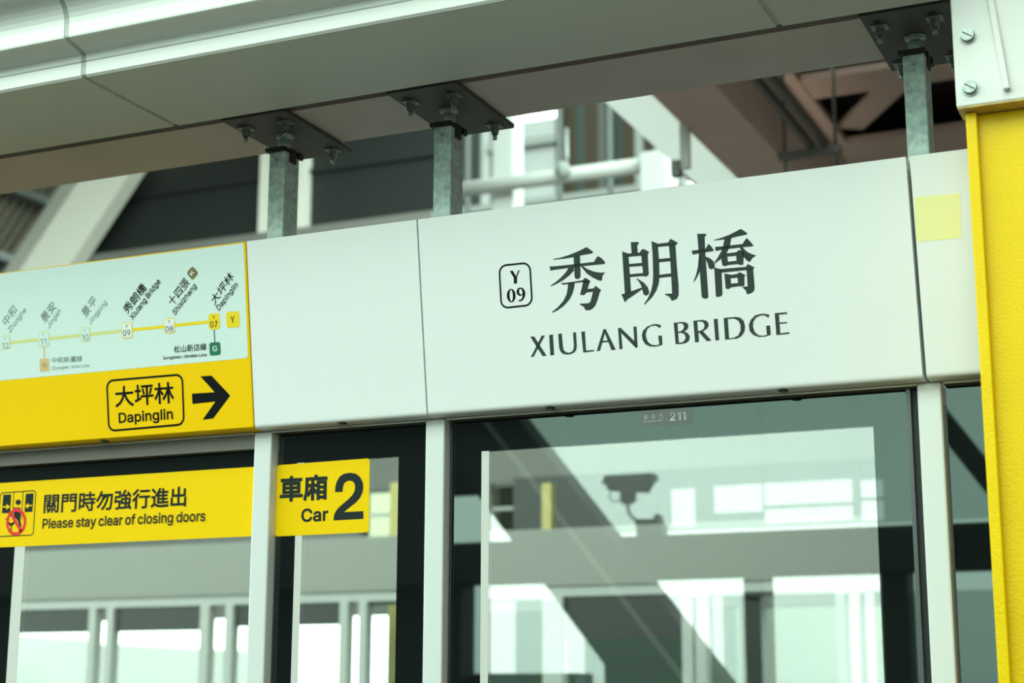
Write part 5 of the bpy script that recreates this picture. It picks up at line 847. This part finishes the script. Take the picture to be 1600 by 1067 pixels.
# ------------------------------------------------------------------ rear side of the platform, seen mirrored in the glass
tag(obj('rear_beam', MB().box(-9, 3.5, -6.3, -6.0, 2.235, 2.485), M['back_steel']), 'dark beam mirrored as a band across the emergency door and the pane beside the yellow column', 'beam')
struct('wall_left', MB().box(-14, -3.27, -6.6, -6.31, 0, 5.0), M['back_dark'], 'dark wall mirrored in the left panes')
struct('trim_3', MB().box(-3.27, -2.23, -6.6, -6.31, 0, 1.68), M['back_dark'], 'dark parapet mirrored low in the emergency door')
struct('wall_front', MB().box(-3.27, -2.68, -6.6, -6.31, 2.86, 5.0).box(-2.68, -2.45, -6.59, -6.32, 2.50, 2.859), M['back_dark'], 'dark bulkhead mirrored at the top left of the emergency door')
for x0, x1, lab in ((-3.13, -2.925, 'dark column mirrored in the left border of the emergency door'), (-1.077, -0.951, 'dark column mirrored right of the middle of the emergency door'), (-0.27, -0.115, 'dark column mirrored in the right border of the emergency door')):
    tag(obj('rear_column', MB().box(x0, x1, -6.3, -6.1, 0, 2.234), M['back_steel']), lab, 'column')
tag(obj('rear_column', MB().box(-1.96, -1.45, -6.3, -6.1, 0, 1.90), M['back_steel']), 'wide dark column under the mirrored slanting brace', 'column')
cz = lambda z: -1.912 - (z - 2.235) / 1.25
rbz = thing('rear_brace', 'wide dark slanting brace mirrored across the emergency door', 'brace', (cz(0.9), -5.85, 0.9))
obj('brace_body', MB().bar((cz(4.3), -5.85, 4.3), (cz(0.9), -5.85, 0.9), 0.24, 0.50, up=(1, 0, 0.8)), M['back_steel'], rbz)
obj('brace_ridge', MB().bar((cz(4.3) + 0.1, -5.72, 4.3), (cz(0.9) + 0.1, -5.72, 0.9), 0.02, 0.03, up=(1, 0, 0.8)), M['far_header'], rbz)
d2x = lambda z: 0.265 - (z - 2.90) / 1.45
tag(obj('rear_brace', MB().bar((d2x(4.3), -5.88, 4.3), (d2x(1.4), -5.88, 1.4), 0.15, 0.115, up=(1, 0, 0.7)), M['back_dark']), 'dark slanting brace mirrored in the pane beside the yellow column', 'brace')

# pale tinted glazing behind the viewer, with clear openings
xs_ = [-2.62, -1.566, -1.416, -1.292, -0.99, -0.978, -0.445, -0.392, -0.262, 3.5]
holes_ = {1: [(2.56, 2.79)], 3: [(2.63, 2.795)], 5: [(2.556, 2.640), (2.662, 2.797)], 7: [(2.547, 2.662), (2.684, 2.785)]}
b = MB()
for i in range(len(xs_) - 1):
    z = 2.53
    for a, c in holes_.get(i, []):
        if a > z:
            b.box(xs_[i], xs_[i + 1], -6.26, -6.255, z, a)
        z = c
    b.box(xs_[i], xs_[i + 1], -6.26, -6.255, z, 5.0)
tag(obj('rear_glazing', b, M['pale_glass']), 'pale tinted glazing with bright openings mirrored in the upper emergency door', 'window')
gl = [(-2.62, -2.295), (-2.15, -1.965), (-1.445, -1.412), (-1.337, -1.322), (-1.255, -1.08), (-0.948, -0.49), (-0.439, -0.396), (-0.345, -0.272), (-0.112, 3.5)]
b = MB()
for a, c in gl:
    b.box(a, c, -6.26, -6.255, 0.0, 2.13)
tag(obj('rear_glazing', b, M['pale_glass']), 'pale tinted lower glazing mirrored under the dark band of the emergency door', 'window')

# security camera on a bracket of the rear beam, mirrored in the emergency door
cy = -6.05
cc = thing('security_camera', 'dark security camera on a curved arm mirrored in the middle of the emergency door', 'camera', (-1.63, cy, 2.486))
b = MB().box(-1.708, -1.645, cy - 0.06, cy + 0.05, 2.487, 2.556)
b.box(-1.605, -1.545, cy - 0.06, cy + 0.05, 2.487, 2.556)
b.box(-1.645, -1.605, cy - 0.06, cy + 0.05, 2.487, 2.500)
b.box(-1.645, -1.605, cy - 0.06, cy + 0.05, 2.530, 2.556)
obj('bracket', b, M['cctv'], cc)
obj('foot', MB().box(-1.715, -1.565, cy - 0.06, cy + 0.06, 2.557, 2.585).box(-1.60, -1.567, cy - 0.04, cy + 0.04, 2.585, 2.612), M['cctv'], cc, bevel=0.004)
b = MB()
pa = [(-1.70, 2.575), (-1.735, 2.592), (-1.762, 2.617), (-1.776, 2.65), (-1.778, 2.69), (-1.776, 2.72)]
for p, q in zip(pa, pa[1:]):
    b.cyl((p[0], cy, p[1]), (q[0], cy, q[1]), 0.0095, n=14)
obj('arm', b, M['cctv'], cc)
b = MB().box(-1.812, -1.742, cy - 0.02, cy + 0.02, 2.685, 2.775)
b.box(-1.822, -1.800, cy - 0.025, cy + 0.025, 2.70, 2.775)
b.box(-1.752, -1.728, cy - 0.025, cy + 0.025, 2.70, 2.775)
obj('pan_head', b, M['cctv'], cc, bevel=0.004)
q0 = [(-1.898, 2.775), (-1.655, 2.752), (-1.625, 2.80), (-1.61, 2.83), (-1.90, 2.835)]
b = MB()
va = [b.b.verts.new((x, cy - 0.05, z)) for x, z in q0]
vb = [b.b.verts.new((x, cy + 0.05, z)) for x, z in q0]
b.b.faces.new(va)
b.b.faces.new(vb[::-1])
for i in range(5):
    b.b.faces.new((va[i], va[(i + 1) % 5], vb[(i + 1) % 5], vb[i]))
obj('housing', b, M['cctv'], cc, bevel=0.004)
q0 = [(-1.928, 2.812), (-1.602, 2.822), (-1.598, 2.862), (-1.905, 2.862)]
b = MB()
va = [b.b.verts.new((x, cy - 0.065, z)) for x, z in q0]
vb = [b.b.verts.new((x, cy + 0.065, z)) for x, z in q0]
b.b.faces.new(va)
b.b.faces.new(vb[::-1])
for i in range(4):
    b.b.faces.new((va[i], va[(i + 1) % 4], vb[(i + 1) % 4], vb[i]))
obj('sunshield', b, M['cctv'], cc, bevel=0.003)
b = MB()
pc = [(-1.885, 2.775), (-1.898, 2.74), (-1.885, 2.712), (-1.86, 2.706), (-1.815, 2.712)]
for p, q in zip(pc, pc[1:]):
    b.cyl((p[0], cy, p[1]), (q[0], cy, q[1]), 0.0045, n=10)
obj('cable', b, M['cctv'], cc)
